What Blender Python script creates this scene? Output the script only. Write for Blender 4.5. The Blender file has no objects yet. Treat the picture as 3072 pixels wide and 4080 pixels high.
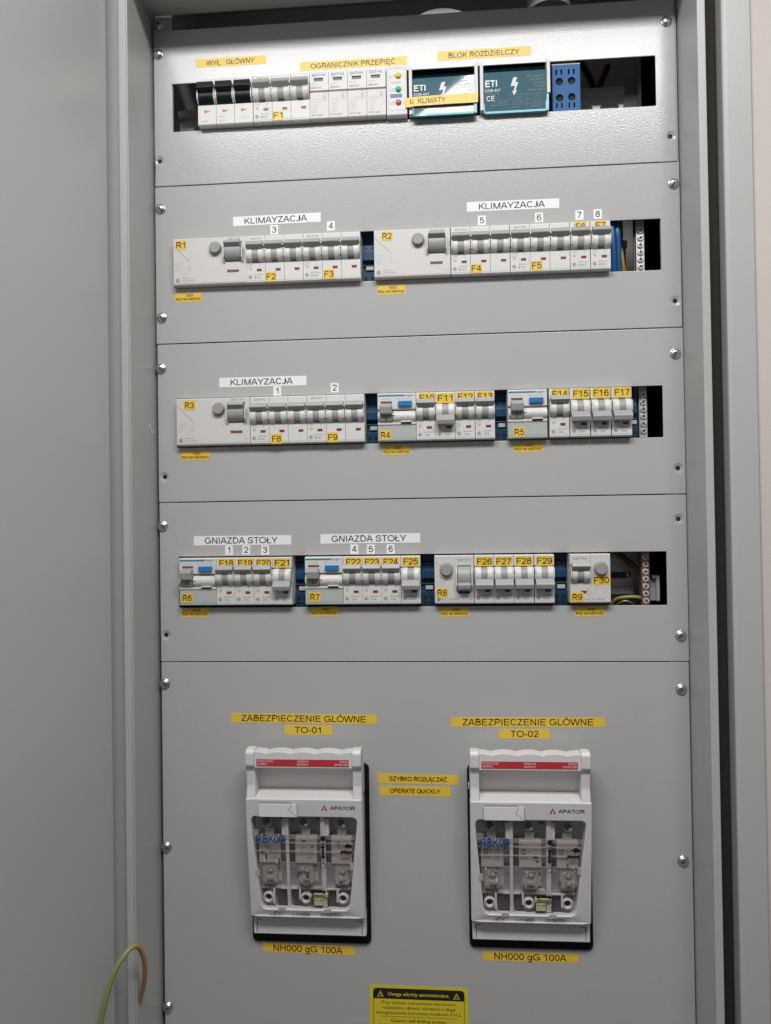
import bpy, bmesh, math, random
from mathutils import Vector, Matrix

random.seed(4)
S = 0.001                                   # everything below is written in millimetres
sc = bpy.context.scene
COL = sc.collection

# ------------------------------------------------------------------ camera, light, exposure
cam_d = bpy.data.cameras.new('camera')
cam = bpy.data.objects.new('camera', cam_d)
COL.objects.link(cam)
yaw, pit, rol = 0.0773694662, 0.0128601521, -0.014278902
fw = Vector((-math.sin(yaw), math.cos(yaw), 0)); rt = Vector((math.cos(yaw), math.sin(yaw), 0)); up = Vector((0, 0, 1))
fw2 = fw * math.cos(pit) + up * math.sin(pit); up2 = up * math.cos(pit) - fw * math.sin(pit)
r3 = rt * math.cos(rol) + up2 * math.sin(rol); u3 = up2 * math.cos(rol) - rt * math.sin(rol)
cam.matrix_world = Matrix(((r3.x, u3.x, -fw2.x, .26961), (r3.y, u3.y, -fw2.y, -.70908), (r3.z, u3.z, -fw2.z, -.32116), (0, 0, 0, 1)))
cam_d.lens = 3070 / 4080 * 36
cam_d.sensor_width = 36
cam_d.clip_start = 0.02
cam_d.clip_end = 50
sc.camera = cam

world = bpy.data.worlds.new('World')
sc.world = world
world.use_nodes = True
wn = world.node_tree
wn.nodes.clear()
wo = wn.nodes.new('ShaderNodeOutputWorld'); bg = wn.nodes.new('ShaderNodeBackground')
tc = wn.nodes.new('ShaderNodeTexCoord'); sx = wn.nodes.new('ShaderNodeSeparateXYZ'); rp = wn.nodes.new('ShaderNodeValToRGB')
mr = wn.nodes.new('ShaderNodeMapRange'); mr.inputs['From Min'].default_value = -1
wn.links.new(tc.outputs['Generated'], sx.inputs[0]); wn.links.new(sx.outputs['Z'], mr.inputs['Value'])
wn.links.new(mr.outputs['Result'], rp.inputs['Fac'])
els = rp.color_ramp.elements                # dim room: dark floor, pale walls, lighter ceiling
els[0].position = 0.30; els[0].color = (.105, .099, .102, 1)
els[1].position = 0.85; els[1].color = (.44, .44, .44, 1)
e = els.new(.56); e.color = (.225, .218, .222, 1)
wn.links.new(rp.outputs[0], bg.inputs['Color']); bg.inputs['Strength'].default_value = 0.54
wn.links.new(bg.outputs[0], wo.inputs[0])

lamp_d = bpy.data.lights.new('ceiling_lamp', 'AREA')      # the fluorescent ceiling fitting above the photographer
lamp_d.shape = 'RECTANGLE'; lamp_d.size = 0.96; lamp_d.size_y = 0.26
lamp_d.energy = 16.6; lamp_d.color = (1.0, .996, .985)
lamp = bpy.data.objects.new('ceiling_lamp', lamp_d)
lamp.location = (.27, -.71, .50)
COL.objects.link(lamp)

sc.view_settings.view_transform = 'Standard'
sc.view_settings.look = 'None'
sc.view_settings.exposure = 0
sc.view_settings.gamma = 1
sc.cycles.use_denoising = True
sc.cycles.max_bounces = 8
sc.cycles.transparent_max_bounces = 12
sc.cycles.caustics_reflective = False

# ------------------------------------------------------------------ materials
MAT = {}
def mat(name, col, rough=.45, metal=0., bump=0., bscale=400., var=0., spec=.5, coat=0.):
    m = bpy.data.materials.new(name); m.use_nodes = True
    nt = m.node_tree; b = nt.nodes['Principled BSDF']
    b.inputs['Base Color'].default_value = (*col, 1); b.inputs['Roughness'].default_value = rough
    b.inputs['Metallic'].default_value = metal; b.inputs['Specular IOR Level'].default_value = spec
    b.inputs['Coat Weight'].default_value = coat
    if bump or var:
        t = nt.nodes.new('ShaderNodeTexCoord')
        n = nt.nodes.new('ShaderNodeTexNoise'); n.inputs['Scale'].default_value = bscale; n.inputs['Detail'].default_value = 2.5
        nt.links.new(t.outputs['Object'], n.inputs['Vector'])
        if bump:
            bp = nt.nodes.new('ShaderNodeBump'); bp.inputs['Strength'].default_value = bump; bp.inputs['Distance'].default_value = .0006
            nt.links.new(n.outputs['Fac'], bp.inputs['Height']); nt.links.new(bp.outputs['Normal'], b.inputs['Normal'])
        if var:
            n2 = nt.nodes.new('ShaderNodeTexNoise'); n2.inputs['Scale'].default_value = 9; n2.inputs['Detail'].default_value = 5
            nt.links.new(t.outputs['Object'], n2.inputs['Vector'])
            r = nt.nodes.new('ShaderNodeMapRange'); r.inputs['To Min'].default_value = 1 - var; r.inputs['To Max'].default_value = 1 + var
            nt.links.new(n2.outputs['Fac'], r.inputs['Value'])
            mx = nt.nodes.new('ShaderNodeMix'); mx.data_type = 'RGBA'; mx.blend_type = 'MULTIPLY'; mx.inputs['Factor'].default_value = 1
            mx.inputs['A'].default_value = (*col, 1); nt.links.new(r.outputs['Result'], mx.inputs['B'])
            nt.links.new(mx.outputs['Result'], b.inputs['Base Color'])
    MAT[name] = m
    return m
def clear(name, tint, alpha, rough=.05, body=(.8, .8, .8), spec=.5):
    m = bpy.data.materials.new(name); m.use_nodes = True
    nt = m.node_tree; nt.nodes.clear()
    o = nt.nodes.new('ShaderNodeOutputMaterial'); t = nt.nodes.new('ShaderNodeBsdfTransparent'); t.inputs[0].default_value = (*tint, 1)
    p = nt.nodes.new('ShaderNodeBsdfPrincipled'); p.inputs['Base Color'].default_value = (*body, 1); p.inputs['Roughness'].default_value = rough; p.inputs['Specular IOR Level'].default_value = spec
    mx = nt.nodes.new('ShaderNodeMixShader'); mx.inputs[0].default_value = 1 - alpha
    nt.links.new(t.outputs[0], mx.inputs[1]); nt.links.new(p.outputs[0], mx.inputs[2]); nt.links.new(mx.outputs[0], o.inputs[0])
    MAT[name] = m
mat('powder_grey', (.455, .455, .450), .19, bump=.20, bscale=620, var=.02)
mat('frame_grey', (.46, .46, .452), .4, bump=.12, bscale=380, var=.02)
mat('door_grey', (.50, .495, .495), .33, bump=.10, bscale=300, var=.025)
mat('inner_grey', (.40, .40, .39), .5, bump=.1, var=.03)
mat('gasket_foam', (.022, .018, .015), .9, bump=.5, bscale=900)
mat('wall_paint', (.60, .535, .50), .75, bump=.12, bscale=140, var=.03)
mat('white_plastic', (.69, .677, .66), .42, bump=.04, bscale=900)
mat('ivory_plastic', (.65, .634, .615), .42, bump=.04, bscale=900)
mat('switch_white', (.68, .665, .66), .42, bump=.05, bscale=900)
mat('grey_plastic', (.36, .36, .355), .42, bump=.05, bscale=900)
mat('button_grey', (.33, .33, .325), .45)
mat('tray_grey', (.46, .455, .45), .5)
mat('tab_grey', (.50, .49, .485), .4)
mat('dark_grey', (.06, .06, .058), .5)
mat('black_plastic', (.006, .006, .0065), .4, spec=.3)
mat('black_matt', (.012, .012, .012), .7)
mat('flag_red', (.30, .018, .022), .35)
mat('flag_mauve', (.22, .075, .085), .4)
mat('flag_green', (.008, .05, .035), .35)
mat('print_grey', (.24, .236, .232), .6)
mat('print_mid', (.14, .14, .14), .6)
mat('print_faint', (.40, .39, .385), .6)
mat('print_black', (.012, .010, .010), .6)
mat('print_ink', (.035, .011, .004), .5)
mat('print_blue', (.02, .17, .34), .5)
mat('print_teal', (.02, .22, .30), .45)
mat('print_navy', (.018, .022, .07), .5)
mat('print_red', (.50, .035, .045), .45)
mat('print_white', (.75, .72, .72), .5)
mat('rbk_blue', (.02, .085, .24), .4)
mat('tape_yellow', (.82, .555, .065), .38, var=.04)
mat('tape_white', (.86, .857, .85), .38, var=.02)
mat('caution_yellow', (.72, .59, .035), .4, var=.03)
mat('button_blue', (.02, .19, .47), .35)
mat('terminal_blue', (.012, .065, .155), .4, var=.05)
mat('block_blue', (.012, .105, .30), .6, var=.04)
mat('cover_cyan', (.07, .36, .42), .2)
mat('steel', (.72, .72, .71), .26, metal=1.)
mat('zinc', (.60, .59, .57), .42, metal=.55, bump=.05, var=.08)
mat('screw_zinc', (.80, .80, .79), .35, metal=.4)
mat('copper', (.42, .20, .13), .42, metal=.75, var=.12)
mat('ceramic', (.43, .395, .385), .5, var=.05)
mat('led_yellow', (.80, .62, .02), .3); mat('led_green', (.02, .50, .30), .3); mat('led_red', (.75, .10, .09), .3)
mat('plate_blue', (.12, .22, .38), .5)
mat('wire_blue', (.012, .10, .27), .35); mat('wire_black', (.01, .01, .01), .4)
mat('wire_yellow', (.45, .27, .02), .4); mat('wire_brown', (.10, .04, .015), .4)
mat('marker_white', (.60, .61, .57), .5)
mat('cap_grey', (.50, .50, .49), .45)
mat('pale_yellow', (.62, .60, .30), .45)
clear('window_clear', (.97, .96, .96), .965, .05, (.4, .4, .4))
clear('inner_clear', (.93, .92, .92), .82, .15, (.75, .74, .74))
clear('label_cover', (.88, .91, .895), .5, .12, (.69, .71, .69))
clear('cover_blue', (.10, .30, .38), .18, .05, (.085, .19, .24), 1.)
clear('cover_deep', (.05, .12, .18), .4, .15, (.008, .02, .032))
# earth wire: green and yellow halves running along its length
def earth_wire_mat():
    m = bpy.data.materials.new('earth_wire'); m.use_nodes = True
    nt = m.node_tree; b = nt.nodes['Principled BSDF']; b.inputs['Roughness'].default_value = .45
    at = nt.nodes.new('ShaderNodeAttribute'); at.attribute_name = 'stripe'
    r = nt.nodes.new('ShaderNodeValToRGB'); r.color_ramp.interpolation = 'LINEAR'
    r.color_ramp.elements[0].position = .42; r.color_ramp.elements[0].color = (.24, .29, .085, 1)
    r.color_ramp.elements[1].position = .58; r.color_ramp.elements[1].color = (.40, .235, .075, 1)
    nt.links.new(at.outputs['Fac'], r.inputs[0]); nt.links.new(r.outputs[0], b.inputs['Base Color'])
    MAT['earth_wire'] = m
earth_wire_mat()

# ------------------------------------------------------------------ mesh building
GLYPH = {}
def fill_loops(loops):
    # letters are filled by non-zero winding, so strokes that overlap stay one solid sheet
    from mathutils.geometry import delaunay_2d_cdt
    if not loops: return [], []
    V = []; E_ = []
    for lp in loops:
        b0 = len(V); V += [Vector(p) for p in lp]; E_ += [(b0 + i, b0 + (i + 1) % len(lp)) for i in range(len(lp))]
    r = delaunay_2d_cdt(V, E_, [], 0, 1e-6)
    ov, of = r[0], r[2]
    fs = []
    for f in of:
        cx = sum(ov[i].x for i in f) / len(f); cy = sum(ov[i].y for i in f) / len(f); wn_ = 0
        for lp in loops:
            for i in range(len(lp)):
                (x0, y0), (x1, y1) = lp[i], lp[(i + 1) % len(lp)]
                if (y0 <= cy) != (y1 <= cy):
                    t = (cy - y0) / (y1 - y0)
                    if x0 + t * (x1 - x0) > cx: wn_ += 1 if y1 > y0 else -1
        if wn_: fs.append(tuple(f))
    return [(v.x, v.y) for v in ov], fs
# a plain grotesque drawn as strokes (cap height 1), for the label-maker lettering
def _arc(cx, cy, rx, ry, a0, a1, n=14): return [(cx + rx * math.cos(math.radians(a0 + (a1 - a0) * k / n)), cy + ry * math.sin(math.radians(a0 + (a1 - a0) * k / n))) for k in range(n + 1)]
def _spl(*p):
    P = [Vector(q) for q in p]; out = []
    for i in range(len(P) - 1):
        p0 = P[max(i - 1, 0)]; p1 = P[i]; p2 = P[i + 1]; p3 = P[min(i + 2, len(P) - 1)]
        for k in range(4):
            t = k / 4; q = .5 * (2 * p1 + (p2 - p0) * t + (2 * p0 - 5 * p1 + 4 * p2 - p3) * t * t + (3 * p1 - p0 - 3 * p2 + p3) * t ** 3); out.append((q.x, q.y))
    return out + [p[-1]]
_b, _t = .065, .935
_st = [(.17, 0), (.17, 1)]
_ell = lambda cx, cy, rx, ry: ('o', _arc(cx, cy, rx, ry, 0, 360, 28)[:-1])
_six = [_spl((.65, .74), (.56, .89), (.40, .938), (.21, .84), (.12, .60), (.11, .38), (.17, .16), (.38, .063), (.59, .14), (.67, .33), (.58, .52), (.39, .60), (.20, .50), (.12, .36))]
SG = {
 'A': (.93, [[(.06, 0), (.43, 1)], [(.87, 0), (.50, 1)], [(.19, .33), (.74, .33)]]),
 'B': (.93, [_st, [(.17, _t), (.52, _t)] + _arc(.52, .735, .24, .2, 90, -90) + [(.17, .535)], [(.17, .535), (.56, .535)] + _arc(.56, .30, .25, .235, 90, -90) + [(.17, _b)]]),
 'C': (1., [_arc(.52, .5, .40, .435, 38, 322, 22)]),
 'D': (1., [_st, [(.17, _t), (.46, _t)] + _arc(.46, .5, .42, .435, 90, -90) + [(.17, _b)]]),
 'E': (.93, [_st, [(.17, _t), (.84, _t)], [(.17, .52), (.79, .52)], [(.17, _b), (.86, _b)]]),
 'F': (.85, [_st, [(.17, _t), (.80, _t)], [(.17, .50), (.72, .50)]]),
 'G': (1.09, [_arc(.55, .5, .44, .435, 40, 318, 22) + [(.955, .18), (.955, .46)], [(.58, .455), (1.02, .455)]]),
 'H': (1., [_st, [(.83, 0), (.83, 1)], [(.17, .52), (.83, .52)]]),
 'I': (.39, [[(.195, 0), (.195, 1)]]),
 'J': (.70, [[(.53, 1), (.53, .28)] + _arc(.30, .28, .23, .215, 0, -165)]),
 'K': (.93, [_st, [(.84, 1), (.17, .35)], [(.40, .57), (.88, 0)]]),
 'L': (.78, [_st, [(.17, _b), (.75, _b)]]),
 'M': (1.16, [[(.165, 0), (.165, 1)], [(1., 0), (1., 1)], [(.165, 1), (.555, 0)], [(1., 1), (.61, 0)]]),
 'N': (1., [_st, [(.83, 0), (.83, 1)], [(.17, 1), (.83, 0)]]),
 'O': (1.09, [_ell(.545, .5, .46, .435)]),
 'P': (.93, [_st, [(.17, _t), (.55, _t)] + _arc(.55, .705, .28, .23, 90, -90) + [(.17, .475)]]),
 'Q': (1.09, [_ell(.545, .5, .46, .435), [(.62, .24), (.98, -.05)]]),
 'R': (1., [_st, [(.17, _t), (.58, _t)] + _arc(.58, .715, .27, .22, 90, -90) + [(.17, .495)], [(.52, .49), (.93, 0)]]),
 'S': (.93, [_spl((.79, .72), (.72, .87), (.47, .938), (.21, .87), (.15, .72), (.25, .585), (.47, .515), (.70, .44), (.80, .29), (.71, .12), (.46, .063), (.19, .13), (.105, .31))]),
 'T': (.85, [[(.04, _t), (.81, _t)], [(.425, 1), (.425, 0)]]),
 'U': (1., [[(.16, 1), (.16, .38)] + _arc(.5, .38, .34, .315, 180, 360) + [(.84, 1)]]),
 'V': (.93, [[(.05, 1), (.43, 0)], [(.88, 1), (.50, 0)]]),
 'W': (1.32, [[(.05, 1), (.33, 0)], [(.645, 1), (.36, 0)], [(.675, 1), (.96, 0)], [(1.27, 1), (.99, 0)]]),
 'X': (.93, [[(.06, 1), (.87, 0)], [(.87, 1), (.06, 0)]]),
 'Y': (.93, [[(.06, 1), (.465, .40)], [(.87, 1), (.465, .40)], [(.465, .50), (.465, 0)]]),
 'Z': (.85, [[(.08, _t), (.79, _t)], [(.74, .94), (.11, .06)], [(.05, _b), (.81, _b)]]),
 '0': (.777, [_ell(.388, .5, .28, .435)]), '1': (.777, [[(.45, 0), (.45, 1)], [(.45, .95), (.32, .82), (.15, .73)]]),
 '2': (.777, [_spl((.10, .70), (.17, .87), (.38, .938), (.60, .87), (.66, .70), (.58, .53), (.33, .30), (.12, .065)), [(.06, _b), (.70, _b)]]),
 '3': (.777, [_spl((.11, .74), (.20, .89), (.37, .938), (.56, .87), (.62, .74), (.55, .60), (.30, .53)), _spl((.30, .53), (.58, .47), (.67, .29), (.58, .12), (.37, .063), (.18, .12), (.09, .27))]),
 '4': (.777, [[(.52, 0), (.52, 1)], [(.50, .97), (.08, .30)], [(.03, .29), (.72, .29)]]),
 '5': (.777, [[(.64, _t), (.20, _t)], [(.22, .98), (.14, .47)], _spl((.12, .48), (.27, .60), (.42, .63), (.62, .53), (.69, .33), (.60, .13), (.37, .063), (.18, .12), (.09, .27))]),
 '6': (.777, _six), '7': (.777, [[(.06, _t), (.70, _t)], _spl((.67, .93), (.48, .63), (.34, .30), (.29, 0))]),
 '8': (.777, [_ell(.385, .735, .235, .2), _ell(.385, .3, .285, .235)]),
 '9': (.777, [[(.777 - x, 1 - y) for x, y in _six[0]]]),
 'g': (.777, [_ell(.36, .36, .26, .30), [(.63, .72), (.63, .02)] + _spl((.63, 0), (.57, -.19), (.36, -.235), (.14, -.16))[1:]]),
 '.': (.39, [[(.195, 0), (.195, .13)]]), '-': (.465, [[(.05, .36), (.42, .36)]]), ' ': (.39, [])}
SG['Ł'] = (.78, SG['L'][1] + [[(-.01, .36), (.44, .62)]]); SG['Ó'] = (1.09, SG['O'][1] + [[(.49, 1.07), (.66, 1.27)]])
SG['Ć'] = (1., SG['C'][1] + [[(.46, 1.07), (.63, 1.27)]]); SG['Ą'] = (.93, SG['A'][1] + [_spl((.84, .02), (.76, -.10), (.80, -.21), (.93, -.20))])
SG['Ę'] = (.93, SG['E'][1] + [_spl((.76, .03), (.66, -.10), (.70, -.21), (.83, -.20))]); SG['Ü'] = (1., SG['U'][1] + [[(.33, 1.1), (.33, 1.24)], [(.67, 1.1), (.67, 1.24)]])
def stroke_glyphs(s, bold):
    h = .095 if bold else .072
    V = []; E_ = []; loops = []
    def loop(p):
        a = sum(p[i][0] * p[(i + 1) % len(p)][1] - p[(i + 1) % len(p)][0] * p[i][1] for i in range(len(p)))
        return p if a > 0 else p[::-1]
    x = 0.
    for ch in s:
        adv, sts = SG[ch]
        for st in sts:
            closed = isinstance(st, tuple); P = [Vector(q) for q in (st[1] if closed else st)]
            n = len(P); Lf = []; Rt = []
            for i in range(n):
                a = P[(i - 1) % n] if closed or i else None; c = P[(i + 1) % n] if closed or i < n - 1 else None
                d1 = (P[i] - a).normalized() if a is not None else None; d2 = (c - P[i]).normalized() if c is not None else None
                if d1 is None: d1 = d2
                if d2 is None: d2 = d1
                m_ = (d1 + d2); m_ = m_.normalized() if m_.length > .05 else d2
                nn = Vector((-m_.y, m_.x)); k = h / max(.45, nn.dot(Vector((-d2.y, d2.x))))
                Lf.append(P[i] + nn * k); Rt.append(P[i] - nn * k)
            sh = lambda q: (q.x + x, q.y)
            if closed:
                o_ = loop([sh(q) for q in Rt]); i_ = loop([sh(q) for q in Lf])[::-1]
                loops += [o_, i_]
            else: loops.append(loop([sh(q) for q in Lf] + [sh(q) for q in Rt[::-1]]))
        x += adv
    return fill_loops(loops)
def glyphs(s, bold):
    k = (s, bold)
    if k not in GLYPH:
        c = bpy.data.curves.new('t', 'FONT'); c.body = s; c.size = 1; c.resolution_u = 2; c.offset = .012 if bold else .004
        o = bpy.data.objects.new('t', c)
        me = bpy.data.meshes.new_from_object(o)
        vs = [(v.co.x, v.co.y) for v in me.vertices]; fs = [tuple(p.vertices) for p in me.polygons]
        bpy.data.objects.remove(o); bpy.data.curves.remove(c); bpy.data.meshes.remove(me)
        GLYPH[k] = (vs, fs)
    return GLYPH[k]
def letters(s, bold, h):
    if h >= 2.2 and all(ch in SG for ch in s):
        if (s, bold, 1) not in GLYPH: GLYPH[(s, bold, 1)] = stroke_glyphs(s, bold)
        return GLYPH[(s, bold, 1)], 1.
    return glyphs(s, bold), CAP
CAP = max(v[1] for v in glyphs('H', False)[0])

class MB:
    def __init__(s): s.v = []; s.f = []; s.m = []; s.mats = []; s.sm = []
    def mi(s, n):
        if n not in s.mats: s.mats.append(n)
        return s.mats.index(n)
    def add(s, vs, fs, mt, smooth=False):
        b = len(s.v); s.v += [tuple(v) for v in vs]; i = s.mi(mt)
        for f in fs: s.f.append([b + k for k in f]); s.m.append(i); s.sm.append(smooth)
        return s
    def bmadd(s, bm, mt, smooth=False):
        bm.verts.index_update()
        s.add([v.co[:] for v in bm.verts], [[v.index for v in f.verts] for f in bm.faces], mt, smooth); bm.free(); return s
    def box(s, x0, x1, y0, y1, z0, z1, mt, bev=0.):
        bm = bmesh.new()
        bmesh.ops.create_cube(bm, size=1)
        for v in bm.verts: v.co = ((x0 + x1) / 2 + v.co.x * (x1 - x0), (y0 + y1) / 2 + v.co.y * (y1 - y0), (z0 + z1) / 2 + v.co.z * (z1 - z0))
        if bev: bmesh.ops.bevel(bm, geom=list(bm.edges), offset=bev, segments=2, affect='EDGES', profile=.5)
        return s.bmadd(bm, mt)
    def prism(s, prof, x0, x1, mt, bev=0., axis='x'):
        bm = bmesh.new(); n = len(prof)
        P = (lambda t, p: (t, p[0], p[1])) if axis == 'x' else (lambda t, p: (p[0], t, p[1])) if axis == 'y' else (lambda t, p: (p[0], p[1], t))
        a = [bm.verts.new(P(x0, p)) for p in prof]; b = [bm.verts.new(P(x1, p)) for p in prof]
        bm.faces.new(a); bm.faces.new(b[::-1])
        for i in range(n): bm.faces.new((a[i], b[i], b[(i + 1) % n], a[(i + 1) % n]))
        bmesh.ops.recalc_face_normals(bm, faces=list(bm.faces))
        if bev: bmesh.ops.bevel(bm, geom=list(bm.edges), offset=bev, segments=2, affect='EDGES', profile=.5, clamp_overlap=True)
        return s.bmadd(bm, mt)
    def lathe(s, prof, cx, cz, mt, seg=24, smooth=True, caps=True):       # prof = [(r, y)], axis along y
        vs = []; fs = []; n = len(prof)
        for r, y in prof:
            for k in range(seg):
                a = 2 * math.pi * k / seg; vs.append((cx + r * math.cos(a), y, cz + r * math.sin(a)))
        for i in range(n - 1):
            for k in range(seg): fs.append((i * seg + k, i * seg + (k + 1) % seg, (i + 1) * seg + (k + 1) % seg, (i + 1) * seg + k))
        if caps and prof[0][0] > .001: fs.append(tuple(range(seg)))
        if caps and prof[-1][0] > .001: fs.append(tuple((n - 1) * seg + k for k in range(seg))[::-1])
        return s.add(vs, fs, mt, smooth)
    def poly(s, pts, y, mt):
        return s.add([(x, y, z) for x, z in pts], [tuple(range(len(pts)))], mt)
    def rect(s, x0, x1, z0, z1, y, mt): return s.poly([(x0, z0), (x1, z0), (x1, z1), (x0, z1)], y, mt)
    def disc(s, cx, cz, r, y, mt, seg=20): return s.poly([(cx + r * math.cos(2 * math.pi * k / seg), cz + r * math.sin(2 * math.pi * k / seg)) for k in range(seg)], y, mt)
    def ring(s, cx, cz, r0, r1, y, mt, seg=24):
        vs = [(cx + r * math.cos(2 * math.pi * k / seg), y, cz + r * math.sin(2 * math.pi * k / seg)) for r in (r0, r1) for k in range(seg)]
        return s.add(vs, [(k, (k + 1) % seg, seg + (k + 1) % seg, seg + k) for k in range(seg)], mt)
    def line(s, x0, z0, x1, z1, w, y, mt):
        d = Vector((x1 - x0, z1 - z0)).normalized() * w / 2; n = Vector((-d.y, d.x))
        return s.poly([(x0 + n.x, z0 + n.y), (x0 - n.x, z0 - n.y), (x1 - n.x, z1 - n.y), (x1 + n.x, z1 + n.y)], y, mt)
    def text(s, t, cx, cz, y, h, mt, w=None, bold=False, al='c', rot=0., yf=None):
        (vs, fs), cap = letters(t, bold, h)
        if not vs: return s
        x0 = min(v[0] for v in vs); x1 = max(v[0] for v in vs)
        sz = h / cap; sxx = (w / (x1 - x0)) if w else sz
        W = (x1 - x0) * sxx
        ox = cx - W / 2 if al == 'c' else cx if al == 'l' else cx - W
        out = []
        c, sn = math.cos(rot), math.sin(rot)
        for a, b in vs:
            px = ox + (a - x0) * sxx - cx; pz = b * sz - h / 2
            X = cx + px * c - pz * sn; Z = cz + px * sn + pz * c
            out.append((X, yf(Z) if yf else y, Z))
        return s.add(out, fs, mt)
    def tube(s, pts, r, mt, seg=12, caps=True, sub=6):
        P = [Vector(p) for p in pts]; Q = []
        for i in range(len(P) - 1):                            # Catmull-Rom
            p0 = P[max(i - 1, 0)]; p1 = P[i]; p2 = P[i + 1]; p3 = P[min(i + 2, len(P) - 1)]
            for k in range(sub):
                t = k / sub
                Q.append(.5 * (2 * p1 + (p2 - p0) * t + (2 * p0 - 5 * p1 + 4 * p2 - p3) * t * t + (3 * p1 - p0 - 3 * p2 + p3) * t ** 3))
        Q.append(P[-1]); vs = []; fs = []; ref = Vector((.13, -.7, .7))
        for i, q in enumerate(Q):
            d = (Q[min(i + 1, len(Q) - 1)] - Q[max(i - 1, 0)]).normalized()
            a = d.cross(ref).normalized(); b = d.cross(a).normalized(); ref = -d.cross(a) if False else ref
            for k in range(seg):
                an = 2 * math.pi * k / seg; vs.append(tuple(q + (a * math.cos(an) + b * math.sin(an)) * r))
        for i in range(len(Q) - 1):
            for k in range(seg): fs.append((i * seg + k, i * seg + (k + 1) % seg, (i + 1) * seg + (k + 1) % seg, (i + 1) * seg + k))
        fs.append(tuple(range(seg))); fs.append(tuple((len(Q) - 1) * seg + k for k in range(seg)))
        return s.add(vs, fs, mt, True)
    def plate(s, loops, y0, y1, mt, bev=0., yf=None):          # sheet with cut-outs: loops[0] outline, the rest holes
        c = bpy.data.curves.new('p', 'CURVE'); c.dimensions = '2D'; c.fill_mode = 'BOTH'
        c.extrude = max((y1 - y0) / 2 - bev, 1e-4); c.bevel_depth = bev; c.bevel_resolution = 2; c.offset = -bev
        for lp in loops:
            sp = c.splines.new('POLY'); sp.points.add(len(lp) - 1); sp.use_cyclic_u = True
            for p, (x, z) in zip(sp.points, lp): p.co = (x, z, 0, 1)
        o = bpy.data.objects.new('p', c); me = bpy.data.meshes.new_from_object(o)
        ym = (y0 + y1) / 2
        vs = []
        for v in me.vertices:
            y = ym - v.co.z
            if yf: y = yf(v.co.x, v.co.y, y)
            vs.append((v.co.x, y, v.co.y))
        s.add(vs, [tuple(p.vertices) for p in me.polygons], mt)
        bpy.data.objects.remove(o); bpy.data.curves.remove(c); bpy.data.meshes.remove(me)
        return s
    def mesh(s, name):
        me = bpy.data.meshes.new(name)
        me.from_pydata([(x * S, y * S, z * S) for x, y, z in s.v], [], s.f)
        for n in s.mats: me.materials.append(MAT[n])
        me.polygons.foreach_set('material_index', s.m)
        me.polygons.foreach_set('use_smooth', s.sm)
        me.update()
        return me

def ob(name, me, parent=None, loc=(0, 0, 0), rot=None):
    if isinstance(me, MB): me = me.mesh(name)
    o = bpy.data.objects.new(name, me); COL.objects.link(o)
    o.location = [c * S for c in loc]
    if rot: o.rotation_euler = rot
    if parent: o.parent = parent
    return o
def tag(o, label=None, cat=None, group=None, kind=None):
    if label: o['label'] = label
    if cat: o['category'] = cat
    if group: o['group'] = group
    if kind: o['kind'] = kind
    return o
def thing(name, loc, label, cat, group=None): return tag(ob(name, None, None, loc), label, cat, group)
def rrect(x0, x1, z0, z1, r, n=5):
    out = []
    for cx, cz, a in ((x1 - r, z1 - r, 0), (x0 + r, z1 - r, 90), (x0 + r, z0 + r, 180), (x1 - r, z0 + r, 270)):
        for k in range(n + 1):
            t = math.radians(a + 90 * k / n); out.append((cx + r * math.cos(t), cz + r * math.sin(t)))
    return out
def circ(cx, cz, r, n=20): return [(cx + r * math.cos(2 * math.pi * k / n), cz + r * math.sin(2 * math.pi * k / n)) for k in range(n)]
CACHE = {}
def cached(key, fn):
    if key not in CACHE:
        m = fn(); CACHE[key] = m.mesh(str(key[0] if isinstance(key, tuple) else key))
    return CACHE[key]

# ------------------------------------------------------------------ wall and cabinet
w = MB()
w.box(527, 2200, -49, -30, -1500, 900, 'wall_paint')
w.box(-1700, -40, -49, -30, -1500, 900, 'wall_paint')
w.box(-40, 527, -49, -30, 215, 900, 'wall_paint')
tag(ob('wall', w), kind='structure')

FY = -52.                                    # front of the frame
cab = thing('cabinet', (240, 150, -950), 'grey steel electrical cabinet let into the pinkish wall, door swung open', 'electrical cabinet')
CO = Vector((-240, -150, 950))
f = MB()
ZB, ZT = -950, 262
# side walls (inside faces seen beside the covers), returning lip, gutter wall and outer flange
FL = -57.                                    # the hinge side stands slightly further out
f.box(-4.2, -2.5, FL + 1.5, 150, ZB, ZT, 'frame_grey')
f.box(-10.6, -4.5, FL, FL + 1.5, ZB, 156, 'frame_grey', .5)
f.box(-4.5, -3.4, FL + 1.0, FL + 2.0, ZB, 156, 'frame_grey')
f.box(-3.5, -2.5, FL, FL + 1.5, ZB, 156, 'frame_grey', .3)
f.box(-10.6, -9.2, FL + 1.5, -26, ZB, 156, 'frame_grey')
f.box(-28.5, -27, FY + 1.5, -26, ZB, 185, 'frame_grey')
f.box(-47, -27, FY, FY + 1.5, ZB, 205, 'frame_grey', .6)
f.box(485.6, 487.3, FY + 1.5, 150, ZB, ZT, 'frame_grey')
f.box(485.6, 492.2, FY, FY + 1.5, ZB, 156, 'frame_grey', .6)
f.box(490.8, 492.2, FY + 1.5, -24, ZB, 156, 'frame_grey')
f.box(505.4, 507.0, FY + 2.6, -24, ZB, 185, 'frame_grey')
f.prism([(505.4, FY + 2.6), (505.8, FY + 1.2), (507.2, FY + .2), (509, FY), (528, FY), (529.2, FY + 1.2), (529.2, FY + 3), (507.0, FY + 2.8)], ZB, 205, 'frame_grey', axis='z')
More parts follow.
